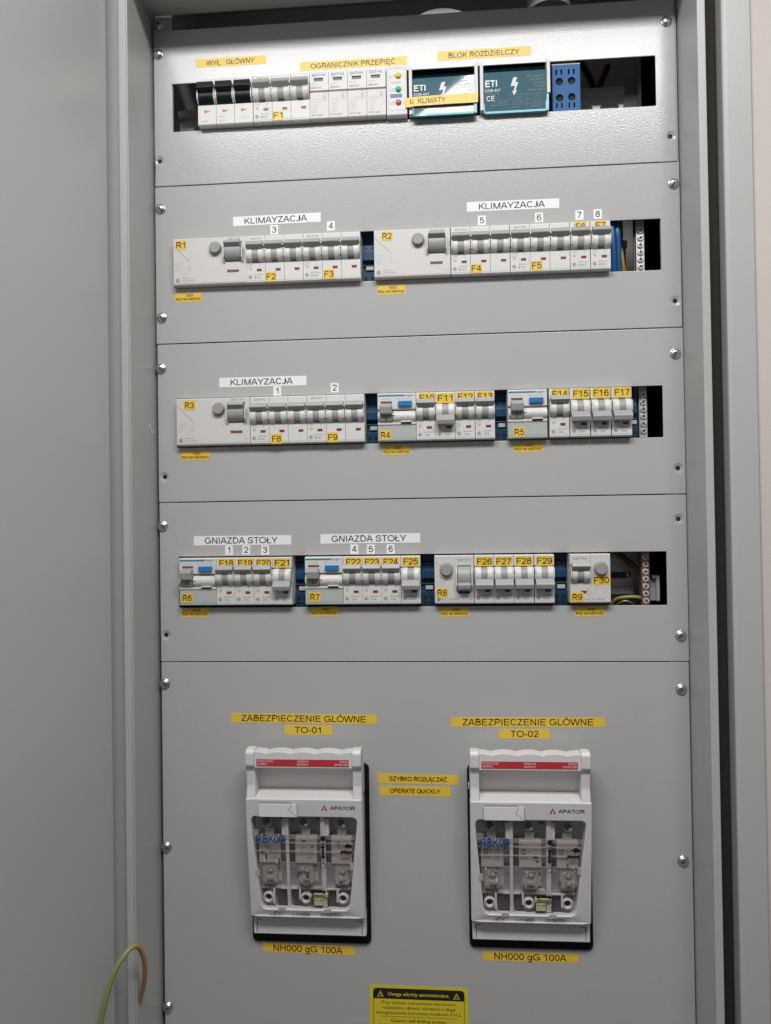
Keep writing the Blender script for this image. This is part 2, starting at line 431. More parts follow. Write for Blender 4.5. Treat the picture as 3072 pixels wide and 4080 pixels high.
# top lip and top flange (just above the picture), box back, top and bottom
f.box(-10.6, 492.2, FY, FY + 1.5, 156.2, 164, 'frame_grey', .6)
f.box(-7, 487.3, FY + 1.5, -1.5, 162.5, 164, 'frame_grey')
f.box(-27, 505.4, FY, FY + 1.5, 186, 205, 'frame_grey', .6)
f.box(-2.5, 485.6, 148.5, 150, ZB, ZT, 'inner_grey')
f.box(-7, 487.3, -1.5, 150, ZT, ZT + 2, 'inner_grey')
f.box(-7, 487.3, FY + 1.5, 150, ZB - 2, ZB, 'inner_grey')
fo = ob('frame', f, cab, CO)
g = MB()
g.box(492.4, 505.2, -38.5, -19, ZB, 185, 'gasket_foam', 1)
ob('gasket', g, cab, CO)
g = MB()
g.box(-26.9, -10.7, -49, -47.5, ZB, 185, 'frame_grey')
ob('gutter_floor', g, cab, CO)
for sx0, sx1 in ((.4, 17.2), (467.5, 484.6)):
    b = MB()
    b.box(sx0, sx1, 1.4, 2.9, ZB, 171, 'frame_grey', .5)
    b.box(sx0, sx1, 2.9, 3.4, ZB, 100, 'frame_grey')
    b.box(*((15.2, 17.0) if sx0 < 0 else (467.7, 469.5)), 2.9, 60, ZB, 171, 'inner_grey')
    ob('mounting_upright', b, cab, CO)

def make_screw():
    m = MB()
    m.lathe([(4.9, -.15), (4.9, -.5), (4.75, -.9), (4.35, -1.0), (4.1, -1.1), (3.85, -1.75), (3.3, -2.3), (2.5, -2.75), (1.5, -3.0), (0, -3.05)], 0, 0, 'steel', 28)
    return m
def screw_obj(parent, x, z, ang, y=0., off=None):
    o = ob('screw', cached('screw', make_screw), parent, ((x, y, z) if off is None else (x + off.x, y + off.y, z + off.z)), (0, ang, 0))
    def rec():
        r = MB()
        r.prism([(-1.9, -.38), (1.9, -.38), (1.9, .38), (-1.9, .38)], -3.12, -2.4, 'dark_grey', axis='y')
        r.prism([(-.38, -1.9), (.38, -1.9), (.38, 1.9), (-.38, 1.9)], -3.16, -2.4, 'dark_grey', axis='y')
        r.disc(0, 0, .9, -3.2, 'dark_grey', 10)
        return r
    ob('cross_recess', cached('cross_recess', rec), o)
    return o
screw_obj(cab, 4.8, 155.3, .5, 1.4, CO)

# open door
DA = math.radians(96)
dd = Vector((math.cos(DA), -math.sin(DA)))           # along the door, away from the hinge (x, y)
dn = Vector((-dd.y, dd.x)) if False else Vector((math.sin(DA), math.cos(DA)))   # inner face normal, towards the room
d = MB()
hx, hy = -18.4, -66.
def dpt(u, t): return (hx + dd.x * u + dn.x * t, hy + dd.y * u + dn.y * t)
prof = [dpt(0, -1), dpt(.4, .6), dpt(1.4, 1.1), dpt(520, 1.1), dpt(520, -.4), dpt(2, -.4), dpt(1.4, -16), dpt(0, -16)]
d.prism(prof, ZB + 5, 196, 'door_grey', axis='z')
ob('door', d, cab, CO)

# ------------------------------------------------------------------ cover panels
CUTX0, CUTX1 = 17.3, 466.6
def cover(k, z0, z1, x0, x1, cut, holes, screws, label):
    t = thing('cover_panel', (242.5, 0, z0), label, 'cover panel', 'grey cover panels of the cabinet')
    off = Vector((-242.5, 0, -z0))
    m = MB()
    loops = [[(x0, z0 + .45), (x1, z0 + .45), (x1, z1 - .45), (x0, z1 - .45)]]
    loops[0] = rrect(x0, x1, z0 + .45, z1 - .45, .9, 3)
    if cut: loops.append(rrect(*cut, 1.0, 3)[::-1])
    for hx_, hz_ in holes: loops.append(circ(hx_, hz_, 4.4)[::-1])
    m.plate(loops, 0, 1.3, 'powder_grey', .45)
    m.box(x0 + 19, x1 - 19, 1.3, 16, z0 + 1.1, z0 + 2.2, 'powder_grey')       # folded stiffening flanges
    m.box(x0 + 19, x1 - 19, 1.3, 16, z1 - 2.2, z1 - 1.1, 'powder_grey')
    ob('sheet', m, t, off)
    for hx_, hz_ in holes:
        h = MB()
        h.lathe([(4.8, .3), (4.2, .4), (2.4, 1.15), (2.0, 1.25), (2.0, 1.35)], hx_, hz_, 'powder_grey', 24, True, False)
        h.disc(hx_ + random.uniform(-.5, .7), hz_ + .4, 2.1, 1.1, 'black_matt')
        ob('screw_hole', h, t, off)
    for sx_, sz_ in screws: screw_obj(t, sx_, sz_, random.uniform(0, 1.5), 0., off)
    return t
cover(1, 0, 149.2, -.4, 482.9, (CUTX0 - .3, 465.3, 51.7, 97.3), [(477.5, 23.3), (4.3, 24.6)], [(4.0, 126.5), (475.7, 127.4)],
      'topmost grey cover panel, partly in shadow, around the main switch row')
cover(2, -150, 0, -.6, 484.6, (CUTX0, 467.4, -97.5, -51.0), [(479.2, -126.0)], [(4.7, -21.4), (479.1, -20.1), (4.9, -125.0)],
      'second grey cover panel from the top, around the R1 and R2 breakers')
cover(3, -300, -150, .1, 485.1, (CUTX0 + 1, 466.2, -248.5, -202.0), [(5.5, -275.9), (478.8, -276.9)], [(3.5, -173.3), (477.9, -173.6)],
      'third grey cover panel from the top, around the R3 to R5 breakers')
cover(4, -450, -300, .5, 485.0, (CUTX0 + 1.4, 467.0, -399.3, -351.2), [(478.4, -322.5), (5.7, -425.1)], [(3.7, -322.2), (478.0, -426.5)],
      'fourth grey cover panel from the top, around the R6 to R9 breakers')
cover(5, -940, -450, .8, 484.6, None, [], [(4.3, -470.4), (477.5, -474.4), (4.0, -623.4), (476.3, -627.0), (3.7, -772.5)],
      'tall plain grey cover panel at the bottom behind the two fuse switches')

# ------------------------------------------------------------------ mounting rails behind the cut-outs
for zc, lab in ((74, 'topmost'), (-74, 'second'), (-226, 'third'), (-375, 'lowest')):
    r = MB()
    r.prism([(38, -13), (39.2, -13), (39.2, -11.6), (43, -11.6), (43, 11.6), (39.2, 11.6), (39.2, 13), (38, 13), (38, 17.5), (36.8, 17.5), (36.8, 11.5), (41.8, 10.6), (41.8, -10.6), (36.8, -11.5), (36.8, -17.5), (38, -17.5)], 10, 446, 'zinc')
    for k in range(17):
        r.poly(rrect(24 + k * 25, 42 + k * 25, -3.1, 3.1, 3.0, 4), 41.7, 'dark_grey')
    tag(ob('mounting_rail', r, None, (0, 0, zc)), lab + ' zinc mounting rail with slots, behind the breakers of its row', 'mounting rail', 'zinc mounting rails behind the breaker rows')

# ------------------------------------------------------------------ breakers
PW = 17.75
Yf = -7.0
def sticker(t, text, cx, cz, wd, ht, y=Yf, tilt=0.):
    m = MB()
    m.box(-wd / 2, wd / 2, -.14, 0, -ht / 2, ht / 2, 'tape_yellow', .04)
    m.text(text, 0, 0, -.19, 5.6, 'print_ink', w=min(wd * .92, 8.6 if len(text) == 2 else 13.4))
    return ob('sticker', m, t, (cx, y - .03, cz), (0, tilt, 0))
def housing(m, x0, x1, mt='white_plastic', top=44.):
    # face with a lower label field, an open toggle bay and an upper field
    m.prism([(38, 0), (-6.2, 0), (Yf, .9), (Yf, 19.2), (-6.0, 20.2), (-1.0, 20.6), (-1.0, 33.2), (-5.6, 33.6), (Yf, 34.6), (Yf, top - .7), (-6.4, top), (38, top)], x0 + .12, x1 - .12, mt, .22)
def fins(m, x0, x1, mt='white_plastic'):
    for a in (x0 + .25, x1 - 1.55):
        m.prism([(-6, 19.4), (-8.6, 19.6), (-11.6, 22.6), (-12.2, 25), (-12.2, 29.5), (-11.4, 31.6), (-7, 33.2), (-3, 33), (-3, 19.6)], a, a + 1.3, mt, .3)
def m_housing(n, pr):
    m = MB()
    for k in range(n): housing(m, k * PW, (k + 1) * PW); fins(m, k * PW, (k + 1) * PW)
    y = Yf - .05
    m.line(.8, 2.2, n * PW - .8, 2.2, .22, y, 'print_grey')
    m.disc(3.4, 5.4, 1.75, y, 'print_grey'); m.poly([(3.0, 5.4), (4.6, 6.3), (5.0, 5.2)], y - .03, 'white_plastic')
    m.ring(3.4, 5.4, 1.1, 1.3, y - .03, 'white_plastic', 14)
    m.text('xPole Home', 11.0, 7.6, y, 1.25, 'print_mid', w=8.2)
    m.text(pr, 10.6, 4.9, y, 2.1, 'print_grey', bold=True, w=6.4 if len(pr) > 3 else 4.0)
    m.text('n-', 6.6, 4.8, y, 1.4, 'print_faint')
    m.text('130862', 3.8, 17.0, y, 1.0, 'print_faint', w=5.6); m.text('230/400V~', 3.6, 14.8, y, .9, 'print_faint', w=5)
    m.poly([(2.0, 13.6), (5.4, 13.6), (3.7, 11.4)], y, 'print_faint'); m.line(12.4, 18, 12.4, 13.8, .2, y, 'print_grey'); m.line(12.4, 16.4, 13.4, 17.4, .2, y, 'print_grey')
    m.line(16.2, 14.5, 16.2, 6.8, .2, y, 'print_faint')
    m.text('EAT•N', 8.9, 41.2, y, 1.9, 'print_grey', bold=True, w=10)
    return m
def m_toggle(on, black=False):
    m = MB()
    g = 'black_plastic' if black else 'grey_plastic'
    sg = 1 if on else -1
    prof = [(-8.6, 28.2), (-10.4, 28.8), (-15.2, 32.8), (-15.5, 33.5), (-13.6, 36.8), (-12.6, 37.3), (-8.2, 35.4)]
    if not on: prof = [(-8.6, 23.4), (-11.2, 22.6), (-15.0, 18.2), (-15.3, 17.4), (-14.0, 13.8), (-13.0, 13.4), (-8.2, 16.2)]
    m.prism(prof, .7, PW - .7, g, .35)
    return m
def m_drum(black=False):
    m = MB()
    def cylx(r, x0, x1, mt):
        m.prism([(-4.6 + r * math.cos(a), 26.0 + r * math.sin(a)) for a in [2 * math.pi * k / 36 for k in range(36)]], x0, x1, mt)
    if black: cylx(7.5, 1.6, PW - 1.6, 'black_plastic')
    else:
        cylx(7.6, 1.6, 6.0, 'white_plastic'); cylx(7.6, PW - 5.9, PW - 1.6, 'white_plastic'); cylx(7.3, 6.0, PW - 5.9, 'button_grey')
        m.box(6.0, PW - 5.9, -8.5, -4, 19.3, 19.9, 'black_matt')
    return m
def m_flag(c, w_=4.6, h_=2.2):
    m = MB(); m.box(-w_ / 2, w_ / 2, -.06, .6, -h_ / 2, h_ / 2, c)
    m.box(-w_ / 2 - .15, w_ / 2 + .15, -.12, .3, h_ / 2 - .35, h_ / 2 + .12, 'black_matt')
    if c in ('flag_red', 'flag_green'): m.text('OFF' if c == 'flag_green' else 'ON', 0, -.15, -.10, .9, 'print_grey' if c == 'flag_green' else 'flag_mauve', w=2.6)
    return m
def breaker(n, x, z, on, stk, label, group, pr='B16/1', cat='circuit breaker'):
    t = thing('circuit_breaker', (x, 0, z), label, cat, group)
    ob('housing', cached(('housing', n, pr), lambda: m_housing(n, pr)), t)
    for k in range(n):
        ob('toggle_lever', cached(('toggle_lever', on), lambda: m_toggle(on)), t, (k * PW, 0, 0))
        ob('toggle_drum', cached(('toggle_drum', 0), m_drum), t, (k * PW, 0, 0))
        ob('indicator_flag', cached(('indicator_flag', on), lambda: m_flag('flag_red' if on else 'flag_green')), t, (k * PW + 11.9, Yf - .06, 11.6))
        if k:
            def pin():
                q = MB(); q.box(-.9, .9, -14.5, -13, 32, 33.4, 'white_plastic', .4); return q
            ob('lever_link', cached('lever_link', pin), t, (k * PW, 0, 0))
    if stk: sticker(t, stk[0], stk[1] - x, stk[2], stk[3], stk[4], tilt=stk[5] if len(stk) > 5 else 0.)
    return t
B1, B2, B3, B4 = 52.6, -97.2, -247.4, -396.4
# three-pole units
G3 = 'three pole circuit breakers with grey levers'
for x, z, nm, cx, cz, wd, ht, lab in (
        (97.0, B1, 'F1', 120.3, 5.5, 10.1, 9.2, 'three pole breaker with sticker F1 in the top row, right of the black levers'),
        (88.9, B2, 'F2', 111.9, 5.2, 10.1, 9.3, 'three pole breaker with sticker F2 beside the wide R1 unit'),
        (142.2, B2, 'F3', 166.1, 5.5, 10.2, 8.9, 'three pole breaker with sticker F3 under the white number 4'),
        (278.4, B2, 'F4', 301.3, 5.3, 10.1, 8.5, 'three pole breaker with sticker F4 under the white number 5'),
        (331.9, B2, 'F5', 355.5, 5.8, 10.0, 8.6, 'three pole breaker with sticker F5 under the white number 6'),
        (90.6, B3, 'F8', 115.1, 4.6, 10.4, 9.0, 'three pole breaker with sticker F8 beside the wide R3 unit'),
        (143.9, B3, 'F9', 167.6, 4.9, 10.2, 9.1, 'three pole breaker with sticker F9 under the white number 2')):
    breaker(3, x, z, True, (nm, cx, cz, wd, ht), lab, G3)
# single-pole units: sticker text, module x, row, lever, sticker (cx, cz, w, h)
GS = {B2: 'single pole breakers of the second row', B3: 'single pole breakers of the third row', B4: 'single pole breakers of the fourth row'}
for nm, x, z, on, cx, cz, wd, ht, pr in (
        ('F6', 385.4, B2, 1, 395.0, 39.4, 9.6, 8.8, 'B16/1'), ('F7', 403.5, B2, 1, 412.8, 39.8, 9.6, 8.8, 'B16/1'),
        ('F10', 244.5, B3, 1, 254.5, 38.9, 14.6, 8.9, 'B16'), ('F11', 262.2, B3, 0, 271.1, 38.2, 15.4, 9.2, 'B16'),
        ('F12', 280.0, B3, 1, 289.4, 39.0, 15.4, 8.8, 'B16'), ('F13', 298.0, B3, 1, 307.3, 39.0, 15.2, 8.9, 'B16'),
        ('F14', 364.4, B3, 1, 374.1, 39.2, 15.0, 8.9, 'B16'), ('F15', 382.7, B3, 0, 392.6, 39.0, 14.9, 9.1, 'B16'),
        ('F16', 401.1, B3, 0, 410.5, 39.2, 15.4, 9.2, 'B16'), ('F17', 419.5, B3, 0, 429.0, 39.3, 15.4, 9.3, 'B16'),
        ('F18', 56.8, B4, 1, 66.4, 39.0, 14.6, 8.7, 'B16'), ('F19', 74.5, B4, 1, 84.3, 39.1, 14.5, 8.7, 'B16'),
        ('F20', 92.3, B4, 1, 101.7, 39.0, 14.5, 8.7, 'B16'), ('F21', 110.1, B4, 0, 118.7, 38.9, 14.7, 8.7, 'B16'),
        ('F22', 175.4, B4, 1, 185.0, 39.0, 14.7, 8.7, 'B16'), ('F23', 193.1, B4, 1, 202.2, 38.9, 14.3, 8.7, 'B16'),
        ('F24', 210.8, B4, 1, 219.3, 38.8, 14.3, 8.7, 'B16'), ('F25', 228.6, B4, 0, 237.6, 38.9, 14.7, 8.8, 'C16'),
        ('F26', 294.9, B4, 0, 304.3, 38.2, 14.8, 8.6, 'B16'), ('F27', 312.7, B4, 0, 321.7, 38.1, 14.6, 8.6, 'B16'),
        ('F28', 330.5, B4, 0, 339.6, 38.3, 14.5, 8.9, 'B16'), ('F29', 348.7, B4, 0, 358.0, 38.3, 14.9, 8.9, 'B16')):
    breaker(1, x, z, bool(on), (nm, cx, cz, wd, ht), 'slim white breaker with yellow sticker %s, its grey lever %s' % (nm, 'up' if on else 'down'), GS[z], pr)

# main switch: three black levers
t = thing('main_switch', (44.2, 0, B1), 'white three pole main switch with three black levers, far left of the top row', 'main switch')
def m_main():
    m = MB()
    for k in range(3): housing(m, k * 17.5, (k + 1) * 17.5); fins(m, k * 17.5, (k + 1) * 17.5)
    y = Yf - .05
    for k in range(3):
        x = k * 17.5
        m.line(x + 5.0, 14.2, x + 12, 13.2, .25, y, 'print_mid')
    m.text('I 125A', 5.6, 3.6, y, 1.4, 'print_grey', w=7); m.text('IS-125', 22.4, 7.4, y, 1.2, 'print_grey', w=6); m.text('AC22', 22.6, 3.4, y, 1.1, 'print_faint', w=6.4)
    for q in range(3): m.ring(41 + q * 3, 6, 1.1, 1.3, y, 'print_faint', 12)
    return m
ob('housing', m_main(), t)
for k in range(3):
    m = MB()
    m.prism([(-8.5, 26.8), (-11.6, 28.0), (-15.6, 30.2), (-16.2, 31.0), (-15.0, 36.6), (-14.2, 37.2), (-12.4, 37.6), (-5.6, 37.0), (-5, 30)], 1.2, 16.3, 'black_plastic', .5)
    ob('toggle_lever', m, t, (k * 17.5, 0, 0))
    ob('toggle_drum', cached(('toggle_drum', 1), lambda: m_drum(True)), t, (k * 17.5 - .1, 0, 0))
    m = MB(); m.poly([(6.2, 13.6), (11.4, 12.6), (6.2, 11.4)], Yf - .08, 'flag_red')
    ob('indicator_flag', m, t, (k * 17.5, 0, 0))

# residual current units
def face_block(w_, mt='ivory_plastic'):
    m = MB()
    m.prism([(38, 0), (-6.0, 0), (Yf, 1.0), (Yf, 43.3), (-6.4, 44), (38, 44)], .12, w_ - .12, mt, .25)
    return m
def button(x, z, parent, r=5.3):
    m = MB(); m.lathe([(r + .9, Yf + .2), (r + .9, Yf - .25), (r + .2, Yf - .3), (r, Yf - .4), (r, Yf - 3.6), (r - .5, Yf - 4.1), (0, Yf - 4.1)], x, z, 'button_grey', 32, False)
    m.text('T', x, z + .2, Yf - 4.15, 3.0, 'grey_plastic'); return ob('test_button', m, parent)
def lever_bay(x0, x1, zlo, zhi, on, parent):
    m = MB(); g = 'grey_plastic'
    m.box(x0 - .2, x1 + .2, Yf - .06, Yf + .5, zlo - .3, zhi + .3, 'dark_grey')
    zc = (zlo + zhi) / 2; r = (zhi - zlo) / 2 - .2
    m.prism([(-4.6 + r * .86 * math.cos(a), zc + r * math.sin(a)) for a in [2 * math.pi * k / 32 for k in range(32)]], x0 + .2, x1 - .2, g)
    if on: m.prism([(-10, zc + 1.6), (-11.5, zc + 2.2), (-15.6, zhi - 3.8), (-15.8, zhi - 3.2), (-14.0, zhi - .8), (-13.0, zhi - .3), (-7, zhi - 1.6)], x0 + .1, x1 - .1, g, .35)
    else: m.prism([(-9, zc - 2.5), (-14.4, zlo + 5.0), (-15.2, zlo + 4.0), (-14.2, zlo + .4), (-13.2, zlo), (-8, zlo + 1.4)], x0 + .1, x1 - .1, g, .35)
    ob('toggle_lever', m, parent)
    m = MB()
    for a in (x0 - 1.7, x1 + .4):
        m.prism([(Yf + .5, zlo - 1.0), (-9, zlo - .6), (-11.6, zlo + 3), (-11.8, zc), (-11.2, zhi - 6), (-8, zhi - 3), (Yf + .5, zhi - 2.6)], a, a + 1.3, 'ivory_plastic', .3)
    ob('lever_guard', m, parent)
def small_print(m, x, y):
    m.disc(x + 3.6, 4.8, 2.0, y, 'print_grey'); m.poly([(x + 3.2, 4.8), (x + 5.0, 5.7), (x + 5.4, 4.5)], y - .03, 'ivory_plastic')
    m.ring(x + 3.6, 4.8, 1.2, 1.4, y - .03, 'ivory_plastic', 14)
    m.text('xPole Home', x + 11.4, 6.9, y, 1.1, 'print_grey', w=7.6)
    m.text('HNC- 40/4/003', x + 13.8, 4.5, y, 1.7, 'print_faint', bold=True, w=12.5)
G4 = 'wide four pole residual current breakers'
for x, z, nm, sxx, szz, sw, sh, lab in (
        (19.0, B2, 'R1', 26.4, 38.0, 9.7, 8.6, 'wide residual current breaker with sticker R1, far left of the second row'),
        (208.0, B2, 'R2', 220.2, 38.2, 10.2, 8.2, 'wide residual current breaker with sticker R2 in the middle of the second row'),
        (20.4, B3, 'R3', 33.0, 37.6, 11.2, 9.4, 'wide residual current breaker with sticker R3, far left of the third row')):
    t = thing('residual_current_breaker', (x, 0, z), lab, 'residual current breaker', G4)
    def body():
        m = face_block(70); y = Yf - .05
        m.line(.6, 37.0, 15.6, 22.2, .3, y, 'print_mid'); m.line(.8, 1.9, 69.2, 1.9, .22, y, 'print_grey')
        for k, (s_, w_) in enumerate((('Un 230/400V', 8.2), ('In 500 mA Im', 8.2), ('t ≤ 0,3 s', 6.2), ('50/60Hz', 5))): m.text(s_, 1.4, 20.4 - k * 2.2, y, 1.0, 'print_faint', w=w_, al='l')
        m.line(11.2, 13.6, 11.2, 7.6, .25, y, 'print_faint'); m.ring(15.4, 16.4, 1.3, 1.6, y, 'print_faint', 14); m.text('5°C', 15.4, 13.6, y, 1.1, 'print_faint')
        small_print(m, .6, y)
        m.text('CZ1', 66, 5, y, 1.4, 'print_faint', w=3.6); m.text('EAT•N', 58.2, 42.0, y, 2.1, 'print_grey', bold=True, w=11.6)
        return m
    ob('housing', cached('rcd4_housing', body), t)
    button(40.6, 33.6, t); lever_bay(50.0, 65.2, 20.6, 39.4, True, t)
    ob('indicator_flag', cached('wide_flag', lambda: m_flag('flag_mauve', 11.2, 2.3)), t, (57.0, Yf - .06, 11.8))
    sticker(t, nm, sxx - x, szz, sw, sh)
# two-module unit R8
t = thing('residual_current_breaker', (259.0, 0, B4), 'residual current breaker with sticker R8 and its grey lever down', 'residual current breaker')
m = face_block(35.6); y = Yf - .05
m.line(.8, 38.6, 16.4, 22, .3, y, 'print_mid'); m.text('EAT•N', 27.0, 39.8, y, 2.1, 'print_grey', bold=True, w=11.4)
for k, (s_, w_) in enumerate((('Un 230V', 8.2), ('In 500 mA', 8.2), ('t ≤ 0,3 s', 6.2))): m.text(s_, 1.6, 20.4 - k * 2.2, y, 1.0, 'print_faint', w=w_, al='l')
m.text('HNC- 40/2/003', 13.6, 4.2, y, 1.7, 'print_grey', w=17); m.text('CZ1', 32.5, 4.2, y, 1.2, 'print_faint', w=3.4); m.ring(17, 15.6, 1.1, 1.4, y, 'print_faint', 14)
m.line(.8, 1.9, 34.8, 1.9, .22, y, 'print_grey'); m.disc(3.6, 4.2, 1.6, y, 'print_grey')
ob('housing', m, t); button(10.9, 31.2, t, 5.4); lever_bay(21.0, 32.6, 13.6, 34.6, False, t)
ob('indicator_flag', m_flag('flag_green', 11, 2.1), t, (26.6, Yf - .06, 10.3))
sticker(t, 'R8', 265.8 - 259.0, 10.2, 10.4, 8.3)
# combined unit R9 / F30
t = thing('residual_current_breaker', (379.8, 0, B4), 'two module breaker with stickers R9 and F30 at the right end of the fourth row', 'residual current breaker')
m = MB()
housing(m, .3, 18.5, 'ivory_plastic'); fins(m, .3, 18.2, 'ivory_plastic')
m.prism([(38, 0), (-6.0, 0), (Yf, 1.0), (Yf, 43.3), (-6.4, 44), (38, 44)], 18.5, 36.0, 'ivory_plastic', .2)
m.text('EAT•N', 9.4, 39.8, y, 2.1, 'print_grey', bold=True, w=11.4)
m.text('C16', 15.2, 3.6, y, 1.9, 'print_grey', w=4.4); m.text('1N / 003-A', 25.2, 3.7, y, 1.9, 'print_grey', w=11)
m.text('10A', 23.4, 14, y, 1.0, 'print_faint'); m.text('230V', 23.4, 12, y, 1.0, 'print_faint'); m.line(27, 13.2, 34, 13.2, .2, y, 'print_faint'); m.line(28, 10.4, 33, 10.4, .2, y, 'print_faint'); m.line(16.6, 13, 16.6, 7, .25, y, 'print_mid')
ob('housing', m, t)
ob('toggle_lever', cached(('toggle_lever', True), lambda: m_toggle(True)), t, (.5, 0, 0)); ob('toggle_drum', cached(('toggle_drum', 0), m_drum), t, (.4, 0, 0))
ob('indicator_flag', cached(('indicator_flag', True), lambda: m_flag('flag_red')), t, (12.6, Yf - .06, 9.9))
button(27.6, 31.0, t, 5.4)
sticker(t, 'R9', 386.4 - 379.8, 5.4, 11.2, 8.7, tilt=-.02); sticker(t, 'F30', 407.9 - 379.8, 20.4, 14.4, 8.8, tilt=-.035)

# residual current units with the blue test button
GH = 'residual current breakers with blue test buttons'
def m_rcd2():
    m = MB(); y = Yf - .05
    m.prism([(38, 0), (-5.2, 0), (-5.8, .6), (-5.8, 14.4), (Yf, 14.6), (Yf - .6, 15.2), (Yf - .6, 17.0), (-3, 17.3), (-1.5, 22), (-3, 28.2), (Yf, 29.4), (Yf, 43.3), (-6.4, 44), (38, 44)], .1, 35.1, 'white_plastic', .2)
    m.rect(.6, 24.2, 40.9, 42.4, y, 'print_teal'); m.text('hager', 29.0, 41.9, y, 2.2, 'print_blue', w=9.0)
    m.text('CDC240J', 7.6, 38.6, y, 1.2, 'print_faint', w=9); m.text('40A/0,03A AC', 24.6, 38.6, y, 1.2, 'print_faint', w=14)
    return m
for x, z, nm, sxx, szz in ((209.2, B3, 'R4', 216.2, 5.6), (327.5, B3, 'R5', 337.4, 5.6), (21.4, B4, 'R6', 28.9, 7.0), (140.0, B4, 'R7', 149.0, 7.0)):
    t = thing('residual_current_breaker', (x, 0, z), 'residual current breaker with blue test button and yellow sticker ' + nm, 'residual current breaker', GH)
    ob('housing', cached('rcd2_housing', m_rcd2), t)
    def tb():
        q = MB(); q.box(19.0, 31.6, Yf - 3.2, Yf + .4, 31.6, 36.4, 'button_blue', .5); q.text('T', 25.3, 34.0, Yf - 3.25, 1.8, 'print_blue'); return q
    ob('test_button', cached('blue_button', tb), t)
    ob('indicator_flag', cached('mauve_flag', lambda: m_flag('flag_mauve', 10.4, 1.9)), t, (8.1, Yf - .06, 35.4))
    def lv():
        q = MB()
        q.prism([(-3.4 + 6.4 * math.cos(a), 21.6 + 6.4 * math.sin(a)) for a in [2 * math.pi * k / 32 for k in range(32)]], 2.6, 13.2, 'grey_plastic')
        q.prism([(-7, 23.4), (-13.0, 24.0), (-14.0, 24.6), (-15.0, 30.6), (-14.4, 31.6), (-12.5, 33.2), (-6, 33.8), (-5, 28)], 2.4, 13.4, 'button_grey', .4)
        q.box(7.5, 8.3, -9.85, -9.6, 19.0, 22.4, 'print_black'); return q
    ob('toggle_lever', cached('rcd2_lever', lv), t)
    def dm():
        q = MB()
        q.prism([(-4.0 + 5.6 * math.cos(a), 22.4 + 5.4 * math.sin(a)) for a in [2 * math.pi * k / 32 for k in range(32)]], 13.9, 34.8, 'white_plastic')
        q.prism([(-4.0 + 5.6 * math.cos(a), 22.4 + 5.4 * math.sin(a)) for a in [2 * math.pi * k / 32 for k in range(32)]], .4, 2.3, 'white_plastic')
        q.box(13.2, 16.2, -9.9, -9.3, 22.6, 23.2, 'dark_grey')
        for k in range(7): q.text('•••', 20 + k * 2.0, 23.6 + (k % 2) * 1.2, -9.75, .8, 'print_faint', w=1.4)
        q.text('ON', 22, 21.2, -9.6, 1.1, 'print_faint'); q.text('OFF', 28, 21.4, -9.6, 1.1, 'print_faint'); return q
    ob('window_drum', cached('rcd2_drum', dm), t)
    def cl():
        q = MB(); q.box(21.2, 31.2, Yf - 2.2, Yf, 16.9, 17.9, 'white_plastic', .3); q.box(21.6, 30.8, Yf - .75, Yf, 15.2, 16.9, 'dark_grey'); return q
    ob('cover_clip', cached('cover_clip', cl), t)
    def lc():
        q = MB(); q.box(.3, 34.9, -7.0, -6.4, .3, 14.2, 'label_cover', .25); q.line(.6, 2.6, 34.6, 2.6, .25, -7.05, 'print_grey'); q.box(.3, 34.9, -7.15, -7.0, .25, .7, 'print_teal'); return q
    ob('label_cover', cached('rcd2_cover', lc), t)
    sticker(t, nm, sxx - x, szz, 10.4, 8.8, y=-7.05, tilt=-.01)

# surge arrester (four cartridges in one base)
t = thing('surge_arrester', (150.3, 0, B1), 'white four pole surge arrester with dark green windows in the top row', 'surge arrester')
m = MB()
for k in range(4):
    m.prism([(38, 0), (-6.0, 0), (Yf, 1.0), (Yf, 24.8), (-6.6, 25.2), (38, 25.2)], k * 17.7 + .1, (k + 1) * 17.7 - .1, 'ivory_plastic', .2)
    x = k * 17.7; y = Yf - .05
    for q, (s_, w_) in enumerate((('L/N-PE 2/4', 9), ('Up<1,4kV', 8), ('Uc 280V~', 6.4), ('In 20kA', 6.2), ('Imax 40', 5.2), ('50/60Hz', 5.8))): m.text(s_, x + 1.8, 18.2 - q * 2.3, y, .9, 'print_faint', w=w_, al='l')
    m.text('SPCT2-280', x + 6.8, 3.6, y, 1.5, 'print_mid', w=10)
    for a, b, c_, d_ in ((11.4, 17.0, 15.8, 17.0), (11.4, 24.0, 15.8, 24.0), (11.4, 17.0, 11.4, 24.0), (15.8, 17.0, 15.8, 24.0)): m.line(x + a, b, x + c_, d_, .15, y, 'print_faint')
    m.text('$', x + 13.6, 20.4, y, 4.2, 'print_faint', w=2)
m.box(.2, 70.6, -3, 38, 25.2, 26.4, 'grey_plastic')
ob('base', m, t)
def cart():
    c = MB(); y = Yf - .05
    c.prism([(30, 26.4), (-6.6, 26.4), (Yf, 26.8), (Yf, 43.3), (-6.4, 44), (30, 44)], .1, 17.6, 'white_plastic', .2)
    c.text('EAT•N', 8.4, 41.0, y, 2.5, 'print_blue', bold=True, w=11.6)
    c.box(4.0, 12.6, Yf - .06, Yf + .4, 35.2, 38.2, 'flag_green'); c.box(3.8, 12.8, Yf - .1, Yf + .2, 37.2, 38.3, 'black_matt')
    c.text('T2 T3', 4.6, 32.4, y, 1.7, 'print_faint', w=6); c.text('280VAC', 6.2, 29.2, y, 1.9, 'print_mid', w=9.8)
    return c
for k in range(4): ob('cartridge', cached('cartridge', cart), t, (k * 17.7, 0, 0))

